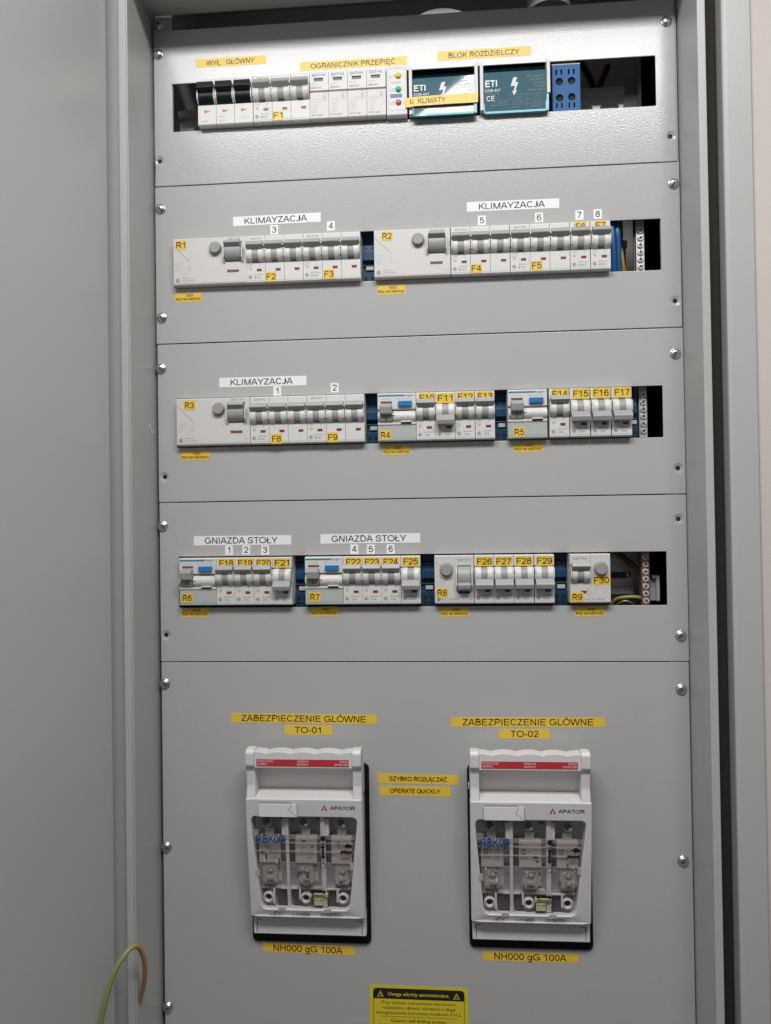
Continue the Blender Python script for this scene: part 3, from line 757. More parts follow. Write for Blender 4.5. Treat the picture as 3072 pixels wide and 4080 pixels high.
# three phase indicator lamps
t = thing('phase_indicator', (221.4, 0, B1), 'narrow phase indicator with yellow, green and red lenses beside the surge arrester', 'indicator')
m = MB(); y = Yf - .05
m.prism([(38, -.6), (-6.0, -.6), (Yf, .4), (Yf, 44.3), (-6.4, 45), (38, 45)], .3, 19.0, 'ivory_plastic', .3)
m.rect(2.0, 17.4, 4.4, 42.6, y, 'white_plastic')
for a, b, c_, d_ in ((2, 4.4, 17.4, 4.4), (2, 42.6, 17.4, 42.6), (2, 4.4, 2, 42.6), (17.4, 4.4, 17.4, 42.6)): m.line(a, b, c_, d_, .18, y - .03, 'print_faint')
for s_, zc in (('L1', 35.9), ('L2', 23.4), ('L3', 11.2)):
    m.text(s_, 5.6, zc - .2, y - .04, 2.5, 'print_grey', w=4.4); m.ring(11.2, zc, 2.9, 3.1, y - .04, 'print_faint')
    m.line(15.4, zc + 2, 15.4, zc - 2, .3, y - .04, 'print_faint')
m.text('SIMUK', 9.2, 29.8, y - .04, 2.2, 'print_faint', w=9.4)
m.rect(3.6, 14.6, 15.6, 19.4, y - .04, 'plate_blue'); m.text('230V 3f', 9.1, 17.5, y - .08, 1.5, 'print_grey', w=8)
ob('housing', m, t)
for mt_, zc in (('led_yellow', 35.9), ('led_green', 23.4), ('led_red', 11.2)):
    q = MB(); q.lathe([(2.5, Yf), (2.5, Yf - .8), (2.1, Yf - 1.5), (1.2, Yf - 1.9), (0, Yf - 2.0)], 11.2, zc, mt_, 20); ob('indicator_lens', q, t)

# distribution blocks with tinted covers
def cover_print(m, dz, yf):
    P = 'print_grey'
    m.text('ETI', 10.6, 26.6 + dz, 0, 5.6, 'tape_white', w=10.6, bold=True, yf=yf)
    m.text('EDB-407', 12.2, 20.4 + dz, 0, 2.4, 'print_white', w=14, yf=yf); m.text('no.001102406', 12, 17.4 + dz, 0, 1.3, P, w=12.5, yf=yf)
    b = [(30.6, 31), (34.2, 31.2), (32.6, 26.6), (35.2, 26.8), (32.4, 19.4), (34.0, 19.8), (31.2, 15), (29.6, 19.0), (30.9, 19.2), (32.0, 23.8), (28.2, 23.2)]
    m.add([(x, yf(z + dz), z + dz) for x, z in b], [tuple(range(len(b)))], 'print_white')
    for k, (s_, w_) in enumerate((('EN 60947-7-1', 17.5), ('EN 60947-1', 15), ('Ipk 20kA', 12), ('Ui 500V', 10.5), ('125A/40°C', 16.5))):
        m.text(s_, 60.4, 31.4 - k * 3.0 + dz, 0, 1.7, P, w=w_, al='r', yf=yf)
def distribution_block(x, label, z2, warp):
    t = thing('distribution_block', (x, 0, B1 - .8), label, 'distribution block', 'distribution blocks with tinted blue covers')
    m = MB()
    m.box(.6, 3.6, -6.4, 38, .9, 44.6, 'ivory_plastic', .3); m.box(60.8, 63.8, -6.4, 38, 14, 44.6, 'ivory_plastic', .3)
    m.box(.6, 63.8, 26, 38, -4, 50, 'dark_grey'); m.box(3.6, 60.8, 8, 26, 8, 30, 'zinc', .5)
    ob('housing', m, t)
    tilt = z2                                            # how far the lower edge stands out from the upper edge
    yf = lambda z: -6.0 + tilt * (z - 18) / 36.
    c = MB()
    def grid(off):
        vs = []; fs = []
        for i in range(13):
            for j in range(9):
                x = 3.8 + 56.8 * i / 12; z = -1.6 + 36.2 * j / 8
                vs.append((x, yf(z) + warp * (x - 32) / 28 * (z - 18) / 18 + off, z))
        for i in range(12):
            for j in range(8): fs.append((i * 9 + j, i * 9 + 9 + j, i * 9 + 10 + j, i * 9 + j + 1))
        return vs, fs
    c.add(*grid(0), 'cover_blue', True); c.add(*grid(1.3), 'cover_blue', True)
    c.prism([(yf(34.6) + .2, 34.7), (yf(34.6) + 6, 37.0), (yf(34.6) + 16, 52), (yf(34.6) + 18, 52), (yf(34.6) + 7.4, 36.5), (yf(34.6) + 1.6, 34.7)], 3.8, 60.6, 'cover_deep')
    ob('tinted_cover', c, t)
    e = MB(); yy = lambda z: yf(z) - .06 - abs(warp)
    for a, b in ((3.7, 5.0), (59.6, 62.6)):
        e.box(a, b, yf(0) - .5, yf(0) + 2, -1.6, 14.5, 'cover_cyan', .3)
    e.box(5.0, 59.6, yf(-1) - .3, yf(-1) + 2.4, -2.0, .2, 'cover_cyan', .2)
    ob('cover_clip', e, t)
    p = MB(); cover_print(p, -1.8, yy)
    if z2 > 0 or True:
        p.text('CE', 10, 11.6, 0, 4.6, 'tape_white', w=7.4, yf=yy)
        for a, b, c_, d_ in ((27, 14.2, 60, 14.2), (27, 14.2, 27, 9.6), (43, 14.2, 43, .8), (60, 14.2, 60, .8), (10, 9.6, 60, 9.6), (10, 5.4, 60, 5.4)):
            w_ = .25
            if a == c_: p.add([(a - w_ / 2, yy(b), b), (a + w_ / 2, yy(b), b), (a + w_ / 2, yy(d_), d_), (a - w_ / 2, yy(d_), d_)], [(0, 1, 2, 3)], 'print_grey')
            else: p.add([(a, yy(b - w_ / 2), b - w_ / 2), (c_, yy(b - w_ / 2), b - w_ / 2), (c_, yy(b + w_ / 2), b + w_ / 2), (a, yy(b + w_ / 2), b + w_ / 2)], [(0, 1, 2, 3)], 'print_grey')
        for s_, xx, zz in (('ø 5,3', 35, 11.9), ('ø 7,5', 51.5, 11.9), ('1,5-16mm²', 35, 7.5), ('6-25mm²', 51.5, 7.5), ('16-35mm²', 51.5, 3.2), ('mm² Cu', 21, 7.5), ('Nm 3,0', 33, 3.2)): p.text(s_, xx, zz, 0, 1.6, 'print_grey', yf=yy)
        p.ring(12, 5.6, 1.6, 1.9, yy(6), 'print_grey')
    ob('cover_print', p, t)
    return t
db1 = distribution_block(241.6, 'left tinted distribution block with a yellow tape across it and a bright glare', 2.5, -.45)
db2 = distribution_block(306.6, 'right tinted distribution block without tape, beside the blue terminal block', -2.4, 0.)

# blue four-way terminal block
t = thing('terminal_block', (373.4, 7.4, B1 + 4.2), 'bright blue terminal block with four round holes in the top row', 'terminal block')
m = MB()
lp = [[(0, -6), (25.2, -6), (25.2, 38.2), (0, 38.2)]]
hol = [(6.4, 22.8), (17.4, 23.2), (6.4, 7.8), (17.4, 8.2)]
for hx_, hz_ in hol: lp.append(circ(hx_, hz_, 3.35)[::-1])
for sx_ in (3.8, 8.4, 15.0, 19.6):
    lp.append([(sx_ - .7, 29.2), (sx_ + .7, 29.2), (sx_ + .7, 33.8), (sx_ - .7, 33.8)][::-1]); lp.append([(sx_ - .6, -1.5), (sx_ + .6, -1.5), (sx_ + .6, 3.0), (sx_ - .6, 3.0)][::-1])
m.plate(lp, -5.5, 2, 'block_blue', .25)
m.box(0, 25.2, 2.4, 38, -6, 38, 'terminal_blue')
ob('housing', m, t)
for hx_, hz_ in hol:
    q = MB(); q.lathe([(3.3, -4), (3.3, 2.0), (2.2, 2.1)], hx_, hz_, 'black_matt', 20); q.lathe([(2.0, 1.6), (1.7, .8), (0, .6)], hx_, hz_ - .3, 'dark_grey', 14); ob('clamp_screw', q, t)
q = MB(); q.box(-.2, 25.4, -5.2, 30, 38.3, 39.3, 'marker_white', .3); ob('cap_strip', q, t)

# dark blue neutral terminals standing between the breaker groups
def m_term(wd):
    m = MB(); b = 'terminal_blue'
    m.prism([(38, -4), (3.2, -4), (3.2, 10.4), (6, 10.6), (6, 16.6), (4.2, 16.8), (4.2, 17.8), (9, 18), (9, 22), (4.6, 22.4), (4.6, 29.6), (6.4, 30.4), (6.6, 37), (9, 38), (9.2, 50), (38, 50)], 0, wd, b, .2)
    for k in (0, 1):
        x = wd * (.27 + .48 * k)
        m.box(x - 1.7, x + 1.7, 3.12, 3.6, 2.8, 6.2, 'black_matt'); m.lathe([(2.2, 3.12), (2.2, 3.3)], x, -.6, 'black_matt', 16, False)
        m.box(x - 1.5, x + 1.5, 6.5, 6.9, 32, 35, 'black_matt'); m.box(x - 2.1, x + 2.1, 8.9, 9.2, 18.6, 21.6, 'black_matt')
    m.box(.2, wd - .2, 3.0, 3.3, 10.0, 10.4, 'print_blue')
    return m
GT = 'dark blue neutral terminals between the breaker groups'
for x, z, wd, lab in (
        (195.6, B2, 12.2, 'dark blue terminal between F3 and R2 in the second row'),
        (197.4, B3, 11.6, 'dark blue terminal between F9 and R4 in the third row'),
        (316.2, B3, 11.1, 'dark blue terminal between F13 and R5 in the third row'),
        (437.6, B3, 8.2, 'dark blue terminal between F17 and the screw bar in the third row'),
        (128.2, B4, 11.6, 'dark blue terminal between F21 and R7 in the fourth row'),
        (246.8, B4, 12.0, 'dark blue terminal between F25 and R8 in the fourth row'),
        (367.0, B4, 12.4, 'dark blue terminal between F29 and R9 in the fourth row')):
    t = thing('terminal_block', (x, 5, z), lab, 'terminal block', GT)
    ob('housing', m_term(wd), t)
    q = MB(); q.box(wd * .3, wd * .88, 1.6, 5, 12.0, 15.6, 'marker_white', .5); ob('marker_plate', q, t)

# screw bars at the right end of the rows
def bar(z0, z1, mt, label, first, n, xc=451.6):
    t = thing('terminal_bar', (xc, 12, z0), label, 'terminal bar', 'vertical screw bars at the right end of the rows')
    m = MB(); m.box(-3.7, 3.7, 0, 9, 0, z1 - z0, mt, .4); ob('bar', m, t)
    def scr():
        q = MB(); q.lathe([(2.75, .4), (2.75, -1.1), (2.5, -1.5), (1.5, -1.55), (1.3, -.9), (0, -.9)], 0, 0, 'screw_zinc', 18, False)
        q.box(-2.7, 2.7, -1.62, -1.2, -.3, .3, 'dark_grey'); q.box(-.3, .3, -1.6, -1.2, -1.6, 1.6, 'dark_grey'); return q
    for k in range(n):
        ob('clamp_screw', cached('bar_screw', scr), t, (random.uniform(-.15, .15), 0, first - z0 - 6.65 * k), (0, random.uniform(0, 3), 0))
bar(-110, -40, 'zinc', 'zinc screw bar among wires at the right end of the second row', -57.0, 7, 452.0)
bar(-262, -192, 'zinc', 'zinc screw bar against the dark gap at the right end of the third row', -208.0, 7, 451.8)
bar(-412, -342, 'copper', 'copper coloured screw bar at the right end of the fourth row', -356.6, 8, 451.2)

# wires seen through the openings
def wire(pts, r, mt, label, group=None):
    m = MB(); m.tube(pts, r, mt)
    return tag(ob('wire', m), label, 'wire', group)
wire([(426.4, 24, -30), (425.6, 8, -52), (426.0, 5, -75), (426.4, 8, -100), (427, 22, -125)], 2.6, 'wire_blue', 'blue wire close to F7 at the right of the second row', 'blue wires beside F7')
wire([(431.2, 26, -30), (430.6, 10, -52), (431.4, 9, -72), (431.6, 12, -100), (432, 26, -125)], 2.6, 'wire_blue', 'second blue wire, next to the one touching F7', 'blue wires beside F7')
wire([(440, 34, -30), (438.5, 26, -70), (439.5, 24, -90), (440, 28, -120)], 1.6, 'wire_yellow', 'thin yellow earth wire behind the second row opening')
wire([(448.2, 18, -30), (447.2, 15, -80), (447.2, 15, -98), (447.4, 20, -120)], 1.1, 'wire_brown', 'thin brown wire along the left of the zinc screw bar in the second row')
wire([(405, 50, 130), (418, 46, 100), (425, 52, 72), (440, 60, 45)], 3.2, 'wire_black', 'black cable slanting down to the right in the top right opening', 'black cables in the top right opening')
wire([(436, 60, 125), (422, 55, 92), (414, 50, 75), (402, 50, 50)], 3.2, 'wire_black', 'black cable slanting down to the left in the top right opening', 'black cables in the top right opening')
wire([(418, 26, -412), (424, 18, -397), (434, 14, -393.4), (446, 15, -394), (452, 22, -400)], 1.7, 'earth_wire', 'green and yellow wire curving under the rail in the fourth row opening')
wire([(424, 20, -404), (431, 15, -397.5), (438, 15, -398.5), (446, 20, -406)], 1.3, 'copper', 'copper coloured wire end below the green and yellow wire')
wire([(414, 30, -342), (428, 27, -352), (440, 24, -362), (449, 20, -372)], 2.6, 'wire_brown', 'dark brown cable crossing the rail in the fourth row opening')
t = MB(); t.box(454.5, 466.5, 26, 44, -398, -378, 'tray_grey', .5); t.box(463.5, 466.5, 22, 44, -398, -374, 'tray_grey', .5); t.box(460, 463, 22, 30, -377, -374, 'tray_grey', .4)
tag(ob('end_bracket', t), 'light grey end bracket on the rail beside the copper bar', 'bracket')
t = MB(); t.lathe([(2.2, 41), (2.2, 38.5), (1.6, 37.6), (0, 37.4)], 442, -374.5, 'steel', 16); tag(ob('rail_screw', t), 'small steel screw in the slot of the lowest rail', 'screw')

# pale caps above the top cover
q = MB(); q.lathe([(47, 60), (47, 41), (45.5, 38.5), (30, 38), (0, 38)], 273, 133.5, 'cap_grey', 48, False)
tag(ob('cable_gland', q), 'large pale round cap peeping over the top cover panel', 'cable gland')
q = MB(); q.prism([(378.5 + 21 * math.cos(a), 52 + 21 * math.sin(a)) for a in [2 * math.pi * k / 32 for k in range(32)]], 175.5, 240, 'cap_grey', .8, axis='z')
tag(ob('cable_gland', q), 'pale cylindrical gland hanging at the top edge right of the round cap', 'cable gland')

# ------------------------------------------------------------------ tape labels on the covers
def tape(name, cx, cz, wd, ht, lines, label, cat, mt='tape_yellow', ink='print_ink', rot=0., group=None, y=0.):
    m = MB()
    m.box(-wd / 2, wd / 2, -.12, 0, -ht / 2, ht / 2, mt, .04)
    for s_, tx, tz, h, w_, bold in lines: m.text(s_, tx, tz, -.17, h, ink, w=w_, bold=bold)
    return tag(ob(name, m, None, (cx, y - .02, cz), (0, -math.radians(rot), 0)), label, cat, group)
L = 'label_tape'; LC = 'label'
tape(L, 74.3, 115.6, 67.6, 8.2, [('WYŁ.  GŁÓWNY', -.4, -.2, 4.6, 46.5, False)], 'yellow label reading WYŁ. GŁÓWNY over the main switch', LC)
tape(L, 190.3, 106.5, 100.2, 8.0, [('OGRANICZNIK PRZEPIĘĆ', -.4, -.1, 4.7, 79, False)], 'yellow label reading OGRANICZNIK PRZEPIĘĆ over the surge arrester', LC)
tape(L, 311.6, 108.6, 85.3, 8.6, [('BLOK ROZDZIELCZY', -.2, -.1, 4.8, 64.6, False)], 'yellow label reading BLOK ROZDZIELCZY over the distribution blocks', LC)
GW = 'white tape headings'
for cx, cz, wd, ht, tw, tx, rot, where in ((116.3, -36.1, 83.3, 8.8, 59.4, -1, .4, 'above F2 and F3 in the second row'), (335.6, -32.8, 83.8, 8.8, 59.8, -1, -.2, 'above F4 and F5 in the second row'), (101.0, -188.1, 83.0, 9.0, 59.2, -1, -.2, 'above F8 in the third row')):
    tape(L, cx, cz, wd, ht, [('KLIMAYZACJA', tx, 0, 5.7, tw, False)], 'white label reading KLIMAYZACJA ' + where, LC, 'tape_white', 'print_black', rot, GW)
for cx, cz, where in ((79.8, -336.5, 'above F18 to F21'), (200.0, -336.2, 'above F22 to F25')):
    tape(L, cx, cz, 92.8, 8.8, [('GNIAZDA STOŁY', -1.2, 0, 5.8, 69.4, False)], 'white label reading GNIAZDA STOŁY ' + where, LC, 'tape_white', 'print_black', -.1, GW)
GN = 'small white number tags'
for s_, cx, cz, where in (('3', 113.8, -45.8, 'under KLIMAYZACJA above F2'), ('4', 167.4, -44.5, 'above F3'), ('5', 307.2, -45.6, 'above F4'), ('6', 359.1, -45.2, 'above F5'), ('7', 395.4, -44.6, 'above F6'), ('8', 411.7, -44.4, 'above F7'),
                          ('1', 114.8, -197.3, 'above F8'), ('2', 168.9, -195.7, 'above F9'), ('1', 67.1, -345.5, 'above F18'), ('2', 83.5, -345.5, 'above F19'), ('3', 101.4, -345.7, 'above F20'),
                          ('4', 185.2, -345.9, 'above F22'), ('5', 200.5, -346.1, 'above F23'), ('6', 218.9, -346.1, 'above F24')):
    tape('number_tag', cx, cz, 7.4, 8.8, [(s_, 0, 0, 5.7, None, False)], 'small white tag with the number %s %s' % (s_, where), 'number tag', 'tape_white', 'print_black', random.uniform(-1, 1), GN)
GTST = 'small yellow TEST labels under the residual current breakers'
for cx, cz, wd, rot, tail, r in ((30.9, -106.5, 25.6, .5, 'C', 'R1'), (223.1, -106.4, 26.0, 0, 'C', 'R2'), (36.0, -256.2, 28.0, 0, 'CU', 'R3'), (225.8, -255.1, 25.7, .3, 'C', 'R4'), (346.1, -255.0, 26.6, .6, 'C', 'R5'),
                             (34.1, -403.7, 25.8, .6, 'C', 'R6'), (156.5, -403.4, 25.5, .6, 'C', 'R7'), (277.0, -404.4, 26.0, .4, 'C', 'R8'), (398.7, -404.7, 26.2, .6, 'C', 'R9')):
    tape(L, cx, cz, wd, 8.6, [('TEST', 1.2, 1.9, 2.3, 7.6, True), ('RAZ NA MIESIĄ' + tail, 0, -1.5, 2.3, wd * .95, True)], 'small yellow label reading TEST RAZ NA MIESIĄ%s under %s' % (tail, r), LC, rot=rot, group=GTST)
tape(L, 135.4, -502.5, 136.6, 8.8, [('ZABEZPIECZENIE GLÓWNE', 0, 0, 5.8, 116.8, False)], 'long yellow label reading ZABEZPIECZENIE GLÓWNE above TO-01', LC, rot=-.35)
tape(L, 139.9, -513.1, 45.2, 8.8, [('TO-01', -.4, 0, 5.8, 24.3, False)], 'short yellow label reading TO-01 above the left fuse switch', LC, rot=-.5)
tape(L, 341.1, -504.6, 138.1, 8.7, [('ZABEZPIECZENIE GLÓWNE', 0, 0, 5.8, 117.4, False)], 'long yellow label reading ZABEZPIECZENIE GLÓWNE above TO-02', LC, rot=.35)
tape(L, 338.2, -515.2, 45.7, 8.7, [('TO-02', 0, 0, 5.8, 25, False)], 'short yellow label reading TO-02 above the right fuse switch', LC, rot=.3)
tape(L, 241.1, -557.2, 73.6, 9.2, [('SZYBKO ROZŁĄCZAĆ', 0, 0, 3.9, 53, True)], 'yellow label reading SZYBKO ROZŁĄCZAĆ between the two fuse switches', LC, rot=-.6)
tape(L, 238.1, -568.2, 65.3, 8.9, [('OPERATE QUICKLY', 0, 0, 3.9, 46, True)], 'yellow label reading OPERATE QUICKLY between the two fuse switches', LC, rot=-.4)
tape(L, 137.5, -714.8, 85.4, 8.3, [('NH000 gG 100A', -.5, 0, 5.8, 64.6, False)], 'yellow label reading NH000 gG 100A under the left fuse switch', LC, rot=-1)
tape(L, 340.1, -716.2, 85.5, 8.4, [('NH000 gG 100A', 0, 0, 5.8, 64.6, False)], 'yellow label reading NH000 gG 100A under the right fuse switch', LC, rot=0)
# crumpled tape across the left distribution block
m = MB()
pts = [(-2.6, -8.4, 10.6), (1.2, -9.0, 10.2), (6, -9.1, 11.0), (20, -9.3, 11.0), (40, -9.3, 11.2), (56, -9.2, 11.3), (63.4, -8.8, 11.6)]
vs = []
for x, y_, z in pts: vs += [(x, y_, z - 4.2), (x, y_, z + 4.4), (x, y_ + .3, z + 4.4), (x, y_ + .3, z - 4.2)]
fs = []
for k in range(len(pts) - 1):
    for a in range(4): fs.append((4 * k + a, 4 * k + (a + 1) % 4, 4 * k + 4 + (a + 1) % 4, 4 * k + 4 + a))
fs += [(0, 1, 2, 3), tuple(4 * (len(pts) - 1) + a for a in (3, 2, 1, 0))]
m.add(vs, fs, 'tape_yellow')
m.text('U.', 3.6, 11.2, -9.45, 4.6, 'print_mid', w=4.2); m.text('KLIMATY', 21.6, 11.3, -9.45, 4.6, 'print_mid', w=25)
tag(ob('label_tape', m, None, (241.6, 0, B1 - .8)), 'loose yellow tape reading KLIMATY across the left tinted distribution block', LC)

# caution sticker, running out of the bottom of the picture
m = MB()
m.box(-45, 45, -.12, 0, -96, 0, 'caution_yellow', .04)
y = -.17
hd = rrect(-41.6, 41.6, -12.2, -2.6, 3.2, 5)
hd = [(x, z) for x, z in hd if True]
m.poly([(x, max(z, -12.2)) for x, z in hd], y, 'print_black'); m.rect(-41.6, 41.6, -12.2, -7, y - .01, 'print_black')
for sx_ in (-35, 34.5):
    m.poly([(sx_ - 3.0, -10.4), (sx_ + 3.0, -10.4), (sx_, -5.0)], y - .04, 'caution_yellow'); m.poly([(sx_ - 1.9, -9.8), (sx_ + 1.9, -9.8), (sx_, -6.4)], y - .07, 'print_black')
    m.text('!', sx_, -8.6, y - .1, 1.8, 'caution_yellow')
m.text('Uwaga wkręty samowiercące.', 0, -7.6, y - .04, 3.2, 'caution_yellow', w=56, bold=True)
for k, (s_, w_) in enumerate((('Przy zmianie usytuowania elementów', 67), ('rozdzielnicy używać wkrętarki z długą', 67), ('namagnesowaną końcówką krzyżową P-H 2.', 78))): m.text(s_, 0, -15.4 - k * 4.6, y, 2.7, 'print_ink', w=w_)
m.line(-35, -28.2, 35, -28.2, .35, y, 'print_ink')
m.text('Caution self drilling screws.', 0, -31.6, y, 2.8, 'print_ink', w=51, bold=True)
m.text('If the positions of electrical box elements', 0, -36.0, y, 2.7, 'print_ink', w=73)
m.text('are changed, use a screwdriver with long', 0, -40.6, y, 2.7, 'print_ink', w=73)
m.line(-41.5, -5, -41.5, -94, .4, y, 'print_ink'); m.line(41.5, -5, 41.5, -94, .4, y, 'print_ink')
tag(ob('caution_sticker', m, None, (238.7, -.02, -745.7), (0, math.radians(.3), 0)), 'yellow caution sticker about self drilling screws at the bottom edge', 'caution sticker')

# ------------------------------------------------------------------ fuse switches
def yl(z): return -30 + (141.6 - z) / (141.6 - 31) * 12.2      # the lid leans: upper edge stands further out
def fuse_switch(cx, z0, label, dx, rbk, seed):
    rnd = random.Random(seed)
    t = thing('fuse_switch', (cx, 0, z0), label, 'fuse switch', 'white three pole fuse switches')
    # black surround on the cover
    m = MB(); m.plate([rrect(-55.2, 55.2, 0, 165.2, 5, 5), rrect(-51, 51, 12, 161, 2, 3)[::-1]], -1.8, 0, 'black_plastic', .5); ob('surround', m, t)
    # base with the small step below the lid
    m = MB()
    m.box(-51.4 + dx, 52.4 + dx, -9, -.5, 10.8, 33, 'switch_white', .8)
    m.box(-49 + dx, 50 + dx, -7, -.5, 28, 140, 'tray_grey', .8)
    m.box(-51 + dx, 51 + dx, -8, -.5, 138, 161, 'switch_white', .8)
    for sgn in (-1, 1):
        m.line(sgn * 48.4 + dx + .3, 12.6, sgn * 48.4 + dx + .3, 24.4, .7, -9.06, 'dark_grey'); m.line(sgn * 48.8 + dx + .3, 24.2, sgn * 43.4 + dx, 24.4, .6, -9.06, 'dark_grey')
    ob('base', m, t)
    # lid with the window opening
    win = [(-41.4, 39.0)] + [(-45.0, 84.0)] + [(-48.0, 120.6), (-47.2, 123.6), (-44.6, 125.2)] + [(43.4, 125.2), (46.4, 123.8), (47.4, 120.6)] + [(43.4, 84)] + [(39.2, 44.0), (37.6, 40.4), (34.4, 38.6)] + [(-36.6, 38.4), (-39.6, 39.6), (-41.2, 42.6)]
    win = [(-48.0, 120.6), (-47.2, 123.6), (-44.6, 125.2), (43.4, 125.2), (46.4, 123.8), (47.4, 120.6), (43.4, 84), (39.2, 44.0), (37.6, 40.4), (34.4, 38.6), (-36.6, 38.4), (-39.8, 39.8), (-41.4, 43.2), (-45.0, 84.0)]
    m = MB()
    shear = lambda x, z, y: yl(z) + y + max(0, (abs(x) - 45.2)) * .30 * max(0., min(1., (100 - z) / 60.))
    m.plate([[(44.5, 30.6), (51.8, 30.6), (52.3, 31.2), (52.3, 60), (52.3, 100), (52.3, 141), (51.8, 141.6), (44.5, 141.6), (-44.5, 141.6), (-51.8, 141.6), (-52.3, 141), (-52.3, 100), (-52.3, 60), (-52.3, 31.2), (-51.8, 30.6), (-44.5, 30.6)], win[::1]], 0, 12, 'switch_white', .9, yf=shear)
    f_ = lambda z: yl(z) - .06
    m.text('APATOR', 34.9, 133.8, 0, 3.2, 'print_navy', w=22.6, bold=True, yf=f_)
    A = [(15.6, 131.5), (18.1, 131.5), (18.6, 133.2), (19.4, 133.2), (19.0, 134.6), (17.2, 134.6)]
    m.add([(x, f_(z), z) for x, z in [(17.3, 133.9), (18.7, 136.6), (20.1, 133.9), (18.7, 134.9)]], [(0, 1, 2, 3)], 'print_navy')
    m.add([(x, f_(z), z) for x, z in [(15.8, 131.4), (17.1, 133.7), (18.4, 134.5), (18.0, 131.9), (17.2, 131.4)]], [(0, 1, 2, 3, 4)], 'print_red')
    m.add([(x, f_(z), z) for x, z in [(21.6, 131.4), (20.3, 133.7), (19.0, 134.5), (19.4, 131.9), (20.2, 131.4)]], [(0, 1, 2, 3, 4)], 'print_red')
    m.text('I', -12.9, 34.5, 0, 2.9, 'print_black', yf=f_); m.text('n', -11.3, 33.5, 0, 1.5, 'print_black', bold=True, yf=f_); m.text('=160A', -3.6, 34.5, 0, 2.9, 'print_black', w=13.0, bold=True, yf=f_)
    m.text('U', 13.8, 34.6, 0, 2.9, 'print_black', yf=f_); m.text('n', 16.2, 33.5, 0, 1.5, 'print_black', bold=True, yf=f_); m.text('=690V~', 25.2, 34.6, 0, 2.9, 'print_black', w=15.4, bold=True, yf=f_)
    sym = [(-34.5, 33.4), (-31, 33.9), (-29.6, 36.0), (-27.8, 37.2), (-26.6, 36.6), (-28.0, 34.8), (-29.6, 33.6), (-31.2, 33.2), (-34.4, 32.9)]
    m.add([(x, f_(z), z) for x, z in sym], [tuple(range(len(sym)))], 'print_mid')
    for k in range(12):
        a0, a1 = 2 * math.pi * k / 12, 2 * math.pi * (k + 1) / 12
        q = [(-25.4 + r * math.cos(a), 34.2 + r * .8 * math.sin(a)) for r, a in ((.7, a0), (1.3, a0), (1.3, a1), (.7, a1))]
        m.add([(x, f_(z), z) for x, z in q], [(0, 1, 2, 3)], 'print_mid')
    m.add([(x, f_(z), z) for x, z in [(-24.2, 34.4), (-22.4, 34.5), (-22.4, 34.0), (-24.2, 33.9)]], [(0, 1, 2, 3)], 'print_mid')
    lid = ob('lid', m, t, (dx, 0, 0))
    # grip: scalloped bar on two arms, dished recess behind it
    m = MB()
    top = [(-44 + k * 1.1, 181.6 + 1.7 * abs(math.sin((k * 1.1 - 44 + 44) / 88 * math.pi * 4 + math.pi / 2)) ** .8) for k in range(81)]
    m.prism([(44, 168.6)] + top[::-1] + [(-44, 168.6)], -29.0, -15.5, 'switch_white', .9, axis='y')
    ob('grip_bar', m, t, (dx, 0, 0))
    for sgn in (-1, 1):
        m = MB(); a, b = sorted((sgn * 44.0, sgn * 52.0))
        m.prism([(-1, 141), (-28.0, 141.4), (-25.5, 152), (-26.5, 166), (-30.2, 171), (-30.4, 182), (-28, 185), (-18, 185), (-14, 180), (-4, 165)], a, b, 'switch_white', 1.0)
        if sgn < 0:
            m.box(-52.5, -51.5, -22, -14, 148, 155, 'dark_grey'); m.box(-53.4, -51.8, -20.5, -15.5, 149, 154, 'switch_white', .4)
        ob('grip_arm', m, t, (dx, 0, 0))
    m = MB(); m.prism([(-9, 141), (-10, 148), (-13, 160), (-17, 172), (-15.5, 172), (-11.5, 160), (-8, 148), (-7, 141)], -44, 44, 'switch_white'); m.prism([(-28.4, 140.2), (-28.2, 141.8), (-9, 144.5), (-7, 140.2)], -44, 44, 'switch_white', .4)
    ob('grip_recess', m, t, (dx, 0, 0))
    m = MB(); m.box(-42, 41, -29.3, -28.9, 170.3, 176.4, 'print_red')
    for s1, s2, xx, al in (('ROZŁĄCZAĆ', 'SZYBKO', -41.2, 'l'), ('OPERATE', 'QUICKLY', 0, 'c'), ('ZÜGIG', 'SCHALTEN', 40.2, 'r')):
        m.text(s1, xx, 174.8, -29.36, 1.7, 'print_white', al=al); m.text(s2, xx, 172.2, -29.36, 1.7, 'print_white', al=al)
    ob('red_strip', m, t, (dx, 0, 0))
    # label holder above the window
    m = MB(); hy = lambda z, o: yl(z) + o
    m.plate([rrect(-40.4, -6.0, 125.6, 137.4, .8, 2)], -1.62, -1.2, 'tape_white', .15, yf=lambda x, z, y: yl(z) + y)
    m.plate([[(-40.8, 125.4), (-5.4, 125.4), (-5.4, 137.6), (-10, 137.8), (-11.4, 139.4), (-13, 140.2), (-38, 140.2), (-40, 139.6), (-40.8, 138)]], -1.3, -.7, 'tab_grey', .15, yf=lambda x, z, y: yl(z) + y)
    for a, b, c_, d_ in ((-11.6, 137.6, -11.0, 134.8), (-11.0, 134.8, -13.4, 132.6), (-13.4, 132.6, -11.8, 130.4), (-11.8, 130.4, -9.4, 129.6), (-9.4, 129.6, -7.4, 126)):
        d2 = Vector((c_ - a, d_ - b)).normalized() * .22; q = [(a - d2.y, b + d2.x), (a + d2.y, b - d2.x), (c_ + d2.y, d_ - d2.x), (c_ - d2.y, d_ + d2.x)]
        m.add([(x, yl(z) - 1.68, z) for x, z in q], [(0, 1, 2, 3)], 'print_grey')
    ob('label_holder', m, t, (dx, 0, 0))
    # inside: tray, partitions, fuses, contacts, screw sockets
    m = MB(); m.box(-48, 47.5, -8.5, -7.5, 36, 128, 'tray_grey')
